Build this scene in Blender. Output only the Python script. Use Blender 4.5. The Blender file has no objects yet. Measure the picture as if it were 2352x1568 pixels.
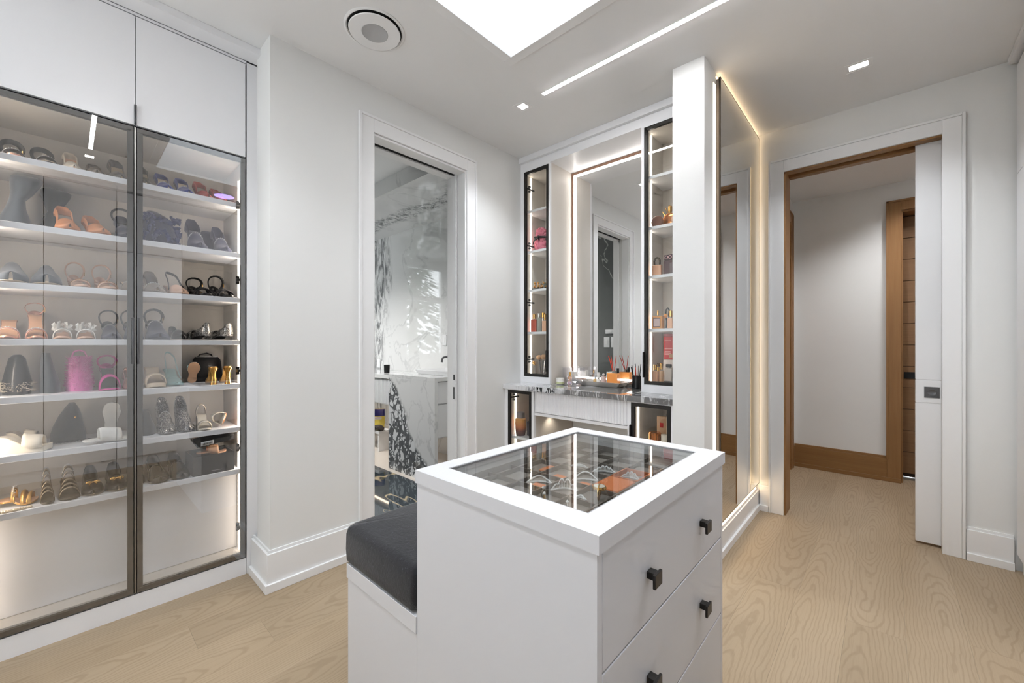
import bpy, math, random
from mathutils import Vector, Matrix
random.seed(7)
PI = math.pi
S = bpy.context.scene
COL = S.collection

# ------------------------------------------------------------------ camera, sky, exposure
FPX, YAW, HORIZON, CAMZ = 939.45, 0.74209, 788.9, 1.22
cam_d = bpy.data.cameras.new('camera'); cam = bpy.data.objects.new('camera', cam_d); COL.objects.link(cam)
cam_d.sensor_width = 36.0; cam_d.lens = 36.0 * FPX / 2352.0
cam_d.shift_y = (HORIZON - 784.0) / 2352.0
cam_d.clip_start = 0.02
cam.location = (0, 0, CAMZ); cam.rotation_euler = (PI / 2, 0, YAW)
S.camera = cam
S.view_settings.view_transform = 'Standard'; S.view_settings.look = 'None'
S.view_settings.gamma = 1.0; S.view_settings.use_curve_mapping = False
S.view_settings.exposure = 0.20
S.cycles.max_bounces = 8; S.cycles.diffuse_bounces = 4; S.cycles.glossy_bounces = 5; S.cycles.transmission_bounces = 4
S.cycles.transparent_max_bounces = 16; S.cycles.sample_clamp_indirect = 6.0
S.cycles.caustics_reflective = False; S.cycles.caustics_refractive = False
S.cycles.use_denoising = True; S.cycles.use_adaptive_sampling = True; S.cycles.adaptive_threshold = 0.1; S.cycles.adaptive_min_samples = 12

world = bpy.data.worlds.new('overcast_sky'); S.world = world; world.use_nodes = True
wn = world.node_tree; wn.nodes.clear()
wo = wn.nodes.new('ShaderNodeOutputWorld'); wb = wn.nodes.new('ShaderNodeBackground')
wb.inputs[0].default_value = (0.90, 0.95, 1.0, 1); wb.inputs[1].default_value = 8.5
wn.links.new(wb.outputs[0], wo.inputs[0])

def area_portal(name, loc, rot, sx, sy):
    d = bpy.data.lights.new(name, 'AREA'); d.shape = 'RECTANGLE'; d.size = sx; d.size_y = sy; d.energy = 1
    d.cycles.is_portal = True
    o = bpy.data.objects.new(name, d); COL.objects.link(o); o.location = loc; o.rotation_euler = rot
    return o
area_portal('skylight_portal', (-0.917, 1.06, 3.62), (0, 0, 0), 1.1, 1.07)
area_portal('fill_window_portal', (-1.65, -1.80, 1.65), (PI / 2, 0, 0), 1.2, 1.3)  # portal for the added window behind the viewer
area_portal('bathroom_window_portal', (-6.12, 1.31, 1.8), (0, -PI / 2, 0), 1.5, 0.8)

def lamp(name, loc, energy, color, size=0.05, spot=None, rot=(0, 0, 0)):
    d = bpy.data.lights.new(name, 'SPOT' if spot else 'AREA'); d.energy = energy; d.color = color
    if spot: d.spot_size = spot; d.spot_blend = 0.7; d.shadow_soft_size = size
    else: d.shape = 'SQUARE'; d.size = size
    o = bpy.data.objects.new(name, d); COL.objects.link(o); o.location = loc; o.rotation_euler = rot
    return o

# ------------------------------------------------------------------ materials
def lin(c):
    out = []
    for v in c:
        v /= 255.0
        out.append(v / 12.92 if v <= 0.04045 else ((v + 0.055) / 1.055) ** 2.4)
    return (*out, 1.0)

MATS = {}
class NT:
    def __init__(s, name):
        s.m = bpy.data.materials.new(name); s.m.use_nodes = True
        s.t = s.m.node_tree; s.t.nodes.clear()
        s.out = s.t.nodes.new('ShaderNodeOutputMaterial')
    def n(s, ty, **kw):
        nd = s.t.nodes.new(ty)
        for k, v in kw.items():
            if k in nd.inputs: s.set(nd.inputs[k], v)
            else: setattr(nd, k, v)
        return nd
    def set(s, sock, v):
        if hasattr(v, 'is_output'): s.t.links.new(v, sock)
        else: sock.default_value = v
    def math(s, op, a, b=None, c=None, clamp=False):
        nd = s.t.nodes.new('ShaderNodeMath'); nd.operation = op; nd.use_clamp = clamp
        s.set(nd.inputs[0], a)
        if b is not None: s.set(nd.inputs[1], b)
        if c is not None: s.set(nd.inputs[2], c)
        return nd.outputs[0]
    def mix(s, fac, a, b, blend='MIX'):
        nd = s.t.nodes.new('ShaderNodeMix'); nd.data_type = 'RGBA'; nd.blend_type = blend
        s.set(nd.inputs[0], fac); s.set(nd.inputs[6], a); s.set(nd.inputs[7], b)
        return nd.outputs[2]
    def ramp(s, fac, pts):
        nd = s.t.nodes.new('ShaderNodeValToRGB'); e = nd.color_ramp.elements
        while len(e) < len(pts): e.new(0.5)
        for el, (p, c) in zip(e, pts):
            el.position = p; el.color = c if len(c) == 4 else (*c, 1)
        s.set(nd.inputs[0], fac)
        return nd.outputs[0]
    def sstep(s, v, a, b):
        nd = s.t.nodes.new('ShaderNodeMapRange'); nd.interpolation_type = 'SMOOTHSTEP'
        s.set(nd.inputs[0], v); s.set(nd.inputs[1], a); s.set(nd.inputs[2], b); nd.inputs[3].default_value = 0; nd.inputs[4].default_value = 1
        return nd.outputs[0]
    def noise(s, vec, scale, detail=3, rough=0.5, dist=0.0):
        nd = s.t.nodes.new('ShaderNodeTexNoise'); s.set(nd.inputs['Vector'], vec)
        nd.inputs['Scale'].default_value = scale; nd.inputs['Detail'].default_value = detail
        nd.inputs['Roughness'].default_value = rough; nd.inputs['Distortion'].default_value = dist
        return nd.outputs[0]
    def obj(s): return s.n('ShaderNodeTexCoord').outputs['Object']
    def geo(s): return s.n('ShaderNodeNewGeometry').outputs['Position']
    def mapping(s, vec, scale=(1, 1, 1), loc=(0, 0, 0), rot=(0, 0, 0)):
        nd = s.t.nodes.new('ShaderNodeMapping'); s.set(nd.inputs[0], vec)
        nd.inputs['Scale'].default_value = scale; nd.inputs['Location'].default_value = loc; nd.inputs['Rotation'].default_value = rot
        return nd.outputs[0]
    def sep(s, vec):
        nd = s.t.nodes.new('ShaderNodeSeparateXYZ'); s.set(nd.inputs[0], vec); return nd.outputs
    def comb(s, x, y, z):
        nd = s.t.nodes.new('ShaderNodeCombineXYZ')
        s.set(nd.inputs[0], x); s.set(nd.inputs[1], y); s.set(nd.inputs[2], z); return nd.outputs[0]
    def bsdf(s, col, rough=0.5, metal=0.0, coat=0.0, normal=None, spec=0.5, sheen=0.0, trans=0.0, ior=1.45, coat_rough=0.05):
        b = s.t.nodes.new('ShaderNodeBsdfPrincipled')
        s.set(b.inputs['Base Color'], col); s.set(b.inputs['Roughness'], rough); s.set(b.inputs['Metallic'], metal)
        b.inputs['Coat Weight'].default_value = coat; b.inputs['Coat Roughness'].default_value = coat_rough
        b.inputs['Specular IOR Level'].default_value = spec; b.inputs['Sheen Weight'].default_value = sheen
        b.inputs['Transmission Weight'].default_value = trans; b.inputs['IOR'].default_value = ior
        if normal is not None: s.t.links.new(normal, b.inputs['Normal'])
        s.t.links.new(b.outputs[0], s.out.inputs[0])
        return b
    def bump(s, h, strength=0.2, dist=0.002):
        nd = s.t.nodes.new('ShaderNodeBump'); nd.inputs['Strength'].default_value = strength; nd.inputs['Distance'].default_value = dist
        s.set(nd.inputs['Height'], h); return nd.outputs[0]

def pbr(name, col, rough=0.45, metal=0.0, var=0.03, scale=14.0, bump=0.0, bscale=120.0, coat=0.0, sheen=0.0, spec=0.5):
    if name in MATS: return MATS[name]
    t = NT(name); c = t.obj()
    a = lin(col); f = t.noise(c, scale, 0 if scale <= 5 else 2)
    lo = tuple(x * (1 - var) for x in a[:3]) + (1,); hi = tuple(min(1, x * (1 + var)) for x in a[:3]) + (1,)
    base = t.mix(f, lo, hi)
    nrm = t.bump(t.noise(c, bscale, 4), bump) if bump else None
    t.bsdf(base, rough, metal, coat, nrm, spec, sheen)
    MATS[name] = t.m; return t.m

def glow(name, col, strength):
    if name in MATS: return MATS[name]
    t = NT(name); e = t.n('ShaderNodeEmission'); e.inputs[0].default_value = (*col, 1); e.inputs[1].default_value = strength
    t.t.links.new(e.outputs[0], t.out.inputs[0]); MATS[name] = t.m; return t.m

def clear_glass(name, tint=(1, 1, 1), ior=1.5, boost=1.7, rough=0.0):
    """thin architectural pane: what is not mirrored passes straight through"""
    if name in MATS: return MATS[name]
    t = NT(name)
    f0 = ((ior - 1) / (ior + 1)) ** 2 * boost          # Schlick reflectance, the same from both sides of the thin pane
    g = t.n('ShaderNodeNewGeometry'); dt = t.n('ShaderNodeVectorMath', operation='DOT_PRODUCT')
    t.set(dt.inputs[0], g.outputs['Normal']); t.set(dt.inputs[1], g.outputs['Incoming'])
    k = t.math('POWER', t.math('SUBTRACT', 1.0, t.math('ABSOLUTE', dt.outputs['Value'])), 5.0)
    fac = t.math('MULTIPLY_ADD', k, 1 - f0, f0, clamp=True)
    tr = t.n('ShaderNodeBsdfTransparent'); tr.inputs[0].default_value = (*tint, 1)
    gl = t.n('ShaderNodeBsdfGlossy'); gl.inputs[0].default_value = (1, 1, 1, 1); gl.inputs['Roughness'].default_value = rough
    mx = t.n('ShaderNodeMixShader'); t.set(mx.inputs[0], fac)
    t.t.links.new(tr.outputs[0], mx.inputs[1]); t.t.links.new(gl.outputs[0], mx.inputs[2])
    t.t.links.new(mx.outputs[0], t.out.inputs[0]); MATS[name] = t.m; return t.m

WHITE = pbr('white_lacquer', (229, 229, 230), 0.38, var=0.008, scale=3)
CABWHITE = pbr('white_cabinet', (234, 234, 236), 0.35, var=0.008, scale=3)
ISLEW = pbr('island_lacquer', (210, 210, 213), 0.36, var=0.008, scale=3)
WALLP = pbr('wall_paint', (225, 225, 223), 0.6, var=0.012, scale=2)
CEILP = pbr('ceiling_paint', (232, 232, 232), 0.75, var=0.012, scale=2)
TRIMW = pbr('trim_paint', (233, 233, 233), 0.32, var=0.008, scale=3)
INNER = pbr('cabinet_interior', (214, 208, 200), 0.5, var=0.015, scale=5)
BLACKM = pbr('black_anodised_metal', (50, 48, 46), 0.36, 0.5, var=0.08, scale=30)
GAP = pbr('shadow_gap_black', (14, 14, 14), 0.7)
STEEL = pbr('brushed_steel', (150, 148, 144), 0.3, 1.0, var=0.05, scale=40)
GUNM = pbr('gunmetal', (104, 104, 106), 0.38, 0.8, var=0.05, scale=40)
BRONZE = pbr('bronze_edge', (150, 118, 100), 0.4, 0.6, var=0.05, scale=20)
GOLD = pbr('gold_metal', (226, 176, 96), 0.2, 1.0, var=0.05, scale=40)
GEM = pbr('rhinestone', (246, 248, 252), 0.12, 0.25, var=0.05, scale=200, coat=0.8)
WARM = glow('warm_led', (1.0, 0.80, 0.60), 5.5)
MIRLED = glow('mirror_border_led', (1.0, 0.95, 0.90), 11.0)
CASELED = glow('case_led', (1.0, 0.87, 0.74), 30.0)
CASELOW = glow('case_led_low', (1.0, 0.84, 0.68), 6.0)
WARMSOFT = glow('warm_led_cabinet', (1.0, 0.66, 0.38), 7.0)
COOLLED = glow('neutral_led', (1.0, 0.90, 0.78), 9.0)
HALO = glow('amber_halo_led', (1.0, 0.72, 0.42), 8.0)
SPOTW = glow('downlight_lens', (1.0, 0.93, 0.86), 14.0)
CASEGLASS = clear_glass('smoked_case_glass', (0.97, 0.975, 0.98), 2.0, 1.15)
DIMGLASS = clear_glass('light_cutting_skylight_glass', (0.76, 0.765, 0.77), 1.5, 1.0)  # grey tint added to hold back the skylight's brightness
PANE = clear_glass('clear_pane', (0.985, 0.99, 0.985), 1.5, 1.0)
TABLEGLASS = clear_glass('counter_glass', (0.93, 0.94, 0.93), 1.55, 1.3)
ACRYL = clear_glass('acrylic', (0.97, 0.97, 0.98), 1.6, 1.5, 0.02)

def mirror_mat():
    t = NT('mirror_silver'); g = t.n('ShaderNodeBsdfGlossy'); g.inputs[0].default_value = (0.90, 0.905, 0.90, 1); g.inputs['Roughness'].default_value = 0.0
    t.t.links.new(g.outputs[0], t.out.inputs[0]); return t.m
MIRROR = mirror_mat()

def oak_floor():
    t = NT('oak_plank_floor'); c = t.obj()
    rnd = t.n('ShaderNodeObjectInfo').outputs['Random']
    r2 = t.math('FRACT', t.math('MULTIPLY', rnd, 17.31)); r3 = t.math('FRACT', t.math('MULTIPLY', rnd, 91.7))
    x, y, z = t.sep(c)
    off = t.math('MULTIPLY', rnd, 40.0)
    wv = t.comb(t.math('ADD', x, off), t.math('MULTIPLY', y, 0.35), off)
    w1 = t.math('SUBTRACT', t.noise(wv, 5.0, 2), 0.5)
    w2 = t.math('SUBTRACT', t.noise(t.comb(t.math('ADD', x, off), t.math('MULTIPLY', y, 0.6), off), 22.0, 2), 0.5)
    cx = t.math('MULTIPLY_ADD', t.math('SUBTRACT', r2, 0.5), 0.10, x)
    cyv = t.math('MULTIPLY', t.math('ADD', y, t.math('MULTIPLY', t.math('SUBTRACT', r3, 0.5), 1.4)), 0.085)
    d = t.math('SQRT', t.math('ADD', t.math('POWER', cx, 2.0), t.math('POWER', cyv, 2.0)))
    d = t.math('ADD', d, t.math('ADD', t.math('MULTIPLY', w1, 0.085), t.math('MULTIPLY', w2, 0.012)))
    ring = t.math('SINE', t.math('MULTIPLY', d, 520.0))
    ring = t.sstep(ring, 0.25, 1.0)
    fine = t.noise(t.comb(t.math('MULTIPLY', x, 260.0), t.math('MULTIPLY', y, 5.0), off), 1.0, 3)
    big = t.noise(t.comb(t.math('ADD', x, off), t.math('MULTIPLY', y, 0.5), off), 3.0, 2)
    base = t.mix(big, lin((172, 153, 128)), lin((158, 138, 112)))
    base = t.mix(t.math('MULTIPLY', ring, 0.30), base, lin((128, 108, 85)))
    base = t.mix(t.math('MULTIPLY', t.sstep(fine, 0.45, 0.75), 0.22), base, lin((128, 108, 84)))
    tone = t.math('MULTIPLY_ADD', r3, 0.12, 0.94)
    base = t.mix(1.0, base, t.comb(tone, tone, tone), 'MULTIPLY')
    nrm = t.bump(t.math('ADD', ring, fine), 0.06, 0.001)
    t.bsdf(base, t.math('MULTIPLY_ADD', ring, 0.06, 0.36), normal=nrm, spec=0.4)
    return t.m
OAKFLOOR = oak_floor()

def oak_wood(name, c0, c1, axis=2):
    t = NT(name); c = t.obj()
    rnd = t.math('MULTIPLY', t.n('ShaderNodeObjectInfo').outputs['Random'], 30.0)
    sc = [60, 60, 60]; sc[axis] = 2.2
    v = t.mapping(c, scale=tuple(sc)); v2 = t.n('ShaderNodeVectorMath', operation='ADD'); t.set(v2.inputs[0], v)
    t.set(v2.inputs[1], t.comb(rnd, rnd, rnd))
    f = t.noise(v2.outputs[0], 1.0, 4, 0.6, 0.6)
    base = t.mix(f, lin(c0), lin(c1))
    t.bsdf(base, 0.42, normal=t.bump(f, 0.08, 0.001), spec=0.4)
    return t.m
OAKV = oak_wood('honey_oak_upright', (156, 117, 76), (128, 91, 54), 2)
OAKX = oak_wood('honey_oak_lengthwise', (152, 114, 72), (126, 90, 54), 0)
OAKP = oak_wood('brown_oak_panel', (136, 104, 74), (112, 82, 55), 0)

def marble_white(name, bands=(), breccia=None, rough=0.03):
    """white stone with soft grey veins; bands: list of (axis, position, half width) of dark vein trains; breccia: (px,pz,nx,nz) half plane of dark broken stone"""
    t = NT(name); c = t.geo()
    x, y, z = t.sep(c)
    n1 = t.noise(c, 1.1, 5, 0.6, 0.8); n2 = t.noise(c, 4.5, 4, 0.6)
    vein = t.math('ABSOLUTE', t.math('SUBTRACT', n1, 0.5))
    v1 = t.math('SUBTRACT', 1.0, t.sstep(vein, 0.0, 0.022))
    base = t.mix(t.noise(c, 0.9, 2), lin((228, 228, 227)), lin((210, 210, 210)))
    base = t.mix(t.math('MULTIPLY', v1, t.math('MULTIPLY', n2, 0.45)), base, lin((140, 142, 145)))
    for (ax, pos, hw) in bands:
        co = (x, y, z)[ax]
        wob = t.math('MULTIPLY', t.math('SUBTRACT', t.noise(c, 1.6, 3), 0.5), 0.55)
        dd = t.math('ABSOLUTE', t.math('SUBTRACT', t.math('ADD', co, wob), pos))
        m = t.math('SUBTRACT', 1.0, t.sstep(dd, hw * 0.3, hw))
        st = t.noise(t.mapping(c, scale=(9, 9, 2.2)), 1.6, 6, 0.7, 1.2)
        m = t.math('MULTIPLY', m, t.sstep(st, 0.42, 0.62))
        base = t.mix(t.math('MULTIPLY', m, 0.85), base, lin((72, 74, 77)))
    if breccia:
        px, pz, nx, nz = breccia
        wob = t.math('MULTIPLY', t.math('SUBTRACT', t.noise(c, 3.0, 4), 0.5), 0.22)
        dd = t.math('ADD', t.math('MULTIPLY', t.math('SUBTRACT', x, px), nx), t.math('MULTIPLY', t.math('SUBTRACT', z, pz), nz))
        dd = t.math('ADD', dd, wob)
        m = t.sstep(dd, -0.03, 0.02)
        warp = t.n('ShaderNodeVectorMath', operation='ADD'); t.set(warp.inputs[0], c)
        t.set(warp.inputs[1], t.math('MULTIPLY', t.noise(c, 7, 3), 0.10))
        vo = t.n('ShaderNodeTexVoronoi', feature='DISTANCE_TO_EDGE'); t.set(vo.inputs['Vector'], t.mapping(warp.outputs[0], scale=(1.0, 1, 0.62))); vo.inputs['Scale'].default_value = 17.0
        vo2 = t.n('ShaderNodeTexVoronoi'); t.set(vo2.inputs['Vector'], t.mapping(warp.outputs[0], scale=(1.0, 1, 0.62))); vo2.inputs['Scale'].default_value = 17.0
        cellr = t.sep(vo2.outputs['Color'])[0]
        stone = t.math('MULTIPLY', t.sstep(vo.outputs[0], 0.06, 0.13), t.sstep(cellr, 0.62, 0.68))
        big = t.sstep(t.noise(c, 4.2, 2), 0.58, 0.64)
        vo3 = t.n('ShaderNodeTexVoronoi', feature='DISTANCE_TO_EDGE'); t.set(vo3.inputs['Vector'], warp.outputs[0]); vo3.inputs['Scale'].default_value = 36.0
        vo4 = t.n('ShaderNodeTexVoronoi'); t.set(vo4.inputs['Vector'], warp.outputs[0]); vo4.inputs['Scale'].default_value = 36.0
        small = t.math('MULTIPLY', t.sstep(vo3.outputs[0], 0.08, 0.16), t.sstep(t.sep(vo4.outputs['Color'])[1], 0.60, 0.68))
        stone = t.math('MAXIMUM', t.math('MAXIMUM', stone, small), big)
        dark = t.mix(t.noise(t.mapping(c, scale=(1, 1, 0.5)), 14, 5, 0.7, 1.0), lin((48, 49, 52)), lin((128, 130, 132)))
        bre = t.mix(stone, dark, lin((222, 223, 224)))
        base = t.mix(m, base, bre)
    t.bsdf(base, rough, spec=0.55)
    return t.m

def marble_counter():
    t = NT('breccia_marble_counter'); c = t.geo(); x, y, z = t.sep(c)
    w = t.math('MULTIPLY', t.math('SUBTRACT', t.noise(c, 3.2, 4), 0.5), 0.5)
    xx = t.math('ADD', x, w)
    grey = t.sstep(xx, -1.66, -1.58)
    black = t.math('MULTIPLY', t.sstep(xx, -2.08, -1.98), t.math('SUBTRACT', 1.0, t.sstep(xx, -1.72, -1.62)))
    st = t.noise(t.mapping(c, scale=(16, 5, 5)), 1.3, 4, 0.6, 1.4)
    white = t.mix(t.noise(c, 2.0, 4), lin((226, 226, 228)), lin((205, 206, 209)))
    bl = t.mix(t.math('SUBTRACT', 1.0, t.sstep(t.math('ABSOLUTE', t.math('SUBTRACT', st, 0.5)), 0.03, 0.07)), white, lin((26, 26, 28)))
    st2 = t.noise(t.mapping(c, scale=(14, 4, 4)), 1.8, 5, 0.65, 1.0)
    gr = t.mix(t.noise(c, 9, 4), lin((92, 91, 91)), lin((124, 123, 122)))
    gr = t.mix(t.sstep(st2, 0.53, 0.63), gr, lin((196, 196, 197)))
    base = t.mix(black, white, bl); base = t.mix(grey, base, gr)
    t.bsdf(base, 0.06, spec=0.6, coat=0.4, coat_rough=0.02)
    return t.m

def dark_stone(name, c0, c1, vein, scale=1.0, rough=0.06, axis=(1, 1, 1)):
    t = NT(name); c = t.mapping(t.geo(), scale=axis)
    n1 = t.noise(c, 1.3 * scale, 4, 0.55, 0.9)
    v = t.math('SUBTRACT', 1.0, t.sstep(t.math('ABSOLUTE', t.math('SUBTRACT', n1, 0.5)), 0.0, 0.007))
    base = t.mix(t.noise(c, 2.2 * scale, 5), lin(c0), lin(c1))
    base = t.mix(t.math('MULTIPLY', v, 0.8), base, lin(vein))
    t.bsdf(base, rough, spec=0.6, coat=0.3, coat_rough=0.02)
    return t.m
BATHWALL = marble_white('white_veined_marble_wall', bands=((0, -5.02, 0.30),))
BATHSOFFIT = marble_white('white_veined_marble_soffit', bands=((1, 2.45, 0.16),))
SLAB = marble_white('breccia_marble_slab', breccia=(-3.24, 0.45, -0.79, -0.61))
WMARBLE = marble_white('plain_white_marble')
COUNTER = marble_counter()
DARKSTONE = dark_stone('grey_marble_wall', (92, 95, 94), (122, 124, 122), (205, 205, 200), 0.8, 0.1, (1, 1.6, 0.45))
DARKFLOOR = dark_stone('dark_polished_floor', (46, 54, 60), (66, 74, 78), (206, 186, 150), 0.7, 0.03, (0.35, 1.6, 1))
LIGHTFLOOR = dark_stone('cream_polished_floor', (226, 216, 204), (210, 200, 190), (190, 176, 160), 0.8, 0.08)

# ------------------------------------------------------------------ mesh helpers
class MB:
    def __init__(s): s.v = []; s.f = []
    def add(s, vs, fs):
        b = len(s.v); s.v += [tuple(p) for p in vs]; s.f += [tuple(i + b for i in q) for q in fs]; return s
    def box(s, x0, x1, y0, y1, z0, z1):
        return s.add([(x0, y0, z0), (x1, y0, z0), (x1, y1, z0), (x0, y1, z0), (x0, y0, z1), (x1, y0, z1), (x1, y1, z1), (x0, y1, z1)],
                     [(0, 3, 2, 1), (4, 5, 6, 7), (0, 1, 5, 4), (1, 2, 6, 5), (2, 3, 7, 6), (3, 0, 4, 7)])
    def loft(s, rings, cap=True, closed=True):
        n = len(rings[0]); vs = [p for r in rings for p in r]; fs = []
        for i in range(len(rings) - 1):
            for k in range(n if closed else n - 1):
                a = i * n + k; b = i * n + (k + 1) % n
                fs.append((a, b, b + n, a + n))
        if cap: fs += [tuple(reversed(range(n))), tuple(range((len(rings) - 1) * n, len(rings) * n))]
        return s.add(vs, fs)
    def lathe(s, prof, n=24, c=(0, 0, 0), cap=True):
        return s.loft([[(c[0] + r * math.cos(2 * PI * k / n), c[1] + r * math.sin(2 * PI * k / n), c[2] + z) for k in range(n)] for r, z in prof], cap)
    def tube(s, pts, r, n=8, closed=False, cap=True, flat=None):
        P = [Vector(p) for p in pts]; m = len(P); rings = []; up = Vector((0, 0, 1)); prev = None
        for i in range(m):
            if closed: d = P[(i + 1) % m] - P[i - 1]
            else: d = P[min(i + 1, m - 1)] - P[max(i - 1, 0)]
            if d.length < 1e-9: d = Vector((1, 0, 0))
            d.normalize()
            if prev is None:
                a = up if abs(d.dot(up)) < 0.9 else Vector((1, 0, 0))
                u = (a - d * a.dot(d)).normalized()
            else:
                u = prev - d * prev.dot(d)
                u = u.normalized() if u.length > 1e-6 else prev
            prev = u; w = d.cross(u)
            rr = r[i] if isinstance(r, (list, tuple)) else r
            fu, fw = (1, 1) if flat is None else flat
            rings.append([tuple(P[i] + u * (rr * fu * math.cos(2 * PI * k / n)) + w * (rr * fw * math.sin(2 * PI * k / n))) for k in range(n)])
        if closed: rings.append(rings[0]); cap = False
        return s.loft(rings, cap)
    def cyl(s, p0, p1, r0, r1=None, n=16): return s.tube([p0, p1], [r0, r0 if r1 is None else r1], n)
    def grid(s, rows):
        n = len(rows[0]); vs = [p for r in rows for p in r]
        return s.add(vs, [(i * n + k, i * n + k + 1, (i + 1) * n + k + 1, (i + 1) * n + k) for i in range(len(rows) - 1) for k in range(n - 1)])
    def prism(s, poly, h, tf=lambda x, y, z: (x, y, z)):
        n = len(poly)
        return s.add([tf(x, y, 0) for x, y in poly] + [tf(x, y, h) for x, y in poly],
                     [tuple(reversed(range(n))), tuple(range(n, 2 * n))] + [(k, (k + 1) % n, n + (k + 1) % n, n + k) for k in range(n)])
    def gem(s, c, r):
        x, y, z = c
        return s.add([(x + r, y, z), (x - r, y, z), (x, y + r, z), (x, y - r, z), (x, y, z + r), (x, y, z - r)],
                     [(0, 2, 4), (2, 1, 4), (1, 3, 4), (3, 0, 4), (2, 0, 5), (1, 2, 5), (3, 1, 5), (0, 3, 5)])
    def ball(s, c, r, n=10, m=6, sc=(1, 1, 1)):
        rings = []
        for i in range(m + 1):
            a = -PI / 2 + PI * i / m; rr = max(1e-4, math.cos(a)) * r
            rings.append([(c[0] + sc[0] * rr * math.cos(2 * PI * k / n), c[1] + sc[1] * rr * math.sin(2 * PI * k / n), c[2] + sc[2] * r * math.sin(a)) for k in range(n)])
        return s.loft(rings)
    def frame(s, x0, x1, y0, y1, z0, z1, w, axis):
        """rectangular ring: four bars of width w, thin along axis (0: x, 1: y, 2: z)"""
        if axis == 1:
            s.box(x0, x1, y0, y1, z0, z0 + w); s.box(x0, x1, y0, y1, z1 - w, z1); s.box(x0, x0 + w, y0, y1, z0 + w, z1 - w); s.box(x1 - w, x1, y0, y1, z0 + w, z1 - w)
        elif axis == 0:
            s.box(x0, x1, y0, y1, z0, z0 + w); s.box(x0, x1, y0, y1, z1 - w, z1); s.box(x0, x1, y0, y0 + w, z0 + w, z1 - w); s.box(x0, x1, y1 - w, y1, z0 + w, z1 - w)
        else:
            s.box(x0, x1, y0, y0 + w, z0, z1); s.box(x0, x1, y1 - w, y1, z0, z1); s.box(x0, x0 + w, y0 + w, y1 - w, z0, z1); s.box(x1 - w, x1, y0 + w, y1 - w, z0, z1)
        return s

MW = {}
def mesh(name, mb, mat, parent=None, w=False, bev=0.0, sharp=38, solid=0.0, kind=None, label=None, seg=2):
    me = bpy.data.meshes.new(name)
    vs = mb.v
    if parent is not None and w:
        inv = MW[parent].inverted(); vs = [tuple(inv @ Vector(p)) for p in vs]
    me.from_pydata(vs, [], mb.f); me.validate(); me.update()
    me.materials.append(mat)
    me.shade_smooth(); me.set_sharp_from_angle(angle=math.radians(sharp))
    o = bpy.data.objects.new(name, me); COL.objects.link(o)
    if parent is not None: o.parent = parent
    MW[o] = MW[parent] if parent is not None else Matrix.Identity(4)
    if solid:
        md = o.modifiers.new('thickness', 'SOLIDIFY'); md.thickness = solid; md.offset = 0
    if bev:
        md = o.modifiers.new('edge', 'BEVEL'); md.width = bev; md.segments = seg; md.limit_method = 'ANGLE'; md.angle_limit = math.radians(40)
    if kind: o['kind'] = kind
    if label: o['label'] = label
    return o
def tag(o, label, cat=None, group=None, kind=None):
    o['label'] = label
    if cat: o['category'] = cat
    if group: o['group'] = group
    if kind: o['kind'] = kind
    return o
def root(name, label, cat, loc=(0, 0, 0), rz=0.0, group=None, rx=0.0, ry=0.0, kind=None):
    o = bpy.data.objects.new(name, None); COL.objects.link(o); o.empty_display_size = 0.05
    o.location = loc; o.rotation_euler = (rx, ry, rz)
    MW[o] = Matrix.Translation(loc) @ (Matrix.Rotation(rz, 4, 'Z') @ Matrix.Rotation(ry, 4, 'Y') @ Matrix.Rotation(rx, 4, 'X'))
    return tag(o, label, cat, group, kind)
def struct(name, mb, mat, label, cat, bev=0.0, **k):
    return tag(mesh(name, mb, mat, bev=bev, **k), label, cat, kind='structure')
def B(*a): return MB().box(*a)
# ------------------------------------------------------------------ room shell
CZ = 2.75
floor = struct('floor', B(-2.62, 1.3, -1.8, 5.3, -0.08, -0.0125), pbr('subfloor', (120, 100, 80)), 'light oak plank floor running through the dressing room and hall', 'floor')
def lay_planks():
    i = -12; x = -0.322 + i * 0.19
    while x < 1.3:
        x1 = x + 0.19
        if x1 <= -2.40: ya, yb = -1.75, 0.68
        elif x >= 0.60: ya, yb = 3.63, 5.28
        else: ya, yb = -1.75, 5.28
        y = ya - random.uniform(0.0, 1.6)
        if abs(x + 0.512) < 0.01: y = 2.45 - 4.4
        while y < yb:
            ln = random.choice((1.5, 1.9, 2.2)) if abs(x + 0.512) > 0.01 else 2.2
            a, b = max(y, ya), min(y + ln, yb)
            if b - a > 0.03:
                cx, cy = (x + x1) / 2, (a + b) / 2
                hx, hy = 0.0948, (b - a) / 2 - 0.0002
                p = mesh('plank', B(-hx, hx, -hy, hy, -0.012, 0.0), OAKFLOOR, floor)
                p.location = (cx, cy, 0)
            y += ln
        x = x1
lay_planks()

m = MB()
m.box(-2.45, -2.25, 0.683, 1.23, 0, CZ); m.box(-2.45, -2.25, 1.963, 3.0, 0, CZ); m.box(-2.45, -2.25, 1.23, 1.963, 2.48, CZ)
m.box(-2.95, -2.45, 0.70, 0.86, 0, CZ)
struct('wall_left', m, WALLP, 'warm white painted wall around the bathroom doorway', 'wall')
struct('wall_vanity', B(-2.25, -0.883, 2.885, 3.0, 0, CZ), WALLP, 'white wall behind the vanity alcove', 'wall')
struct('wall_mirror', B(-0.883, -0.715, 2.29, 3.46, 0, CZ), WALLP, 'white end wall carrying the tall backlit mirror', 'wall')
m = MB()
m.box(-0.883, -0.543, 3.46, 3.62, 0, CZ); m.box(-0.543, 0.238, 3.46, 3.62, 2.46, CZ)
m.box(0.238, 1.3, 3.46, 3.515, 0, CZ); m.box(0.238, 1.3, 3.575, 3.62, 0, CZ); m.box(1.2, 1.3, 3.515, 3.575, 0, CZ)
struct('wall_door', m, WALLP, 'warm white wall around the doorway to the hall', 'wall')
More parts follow.
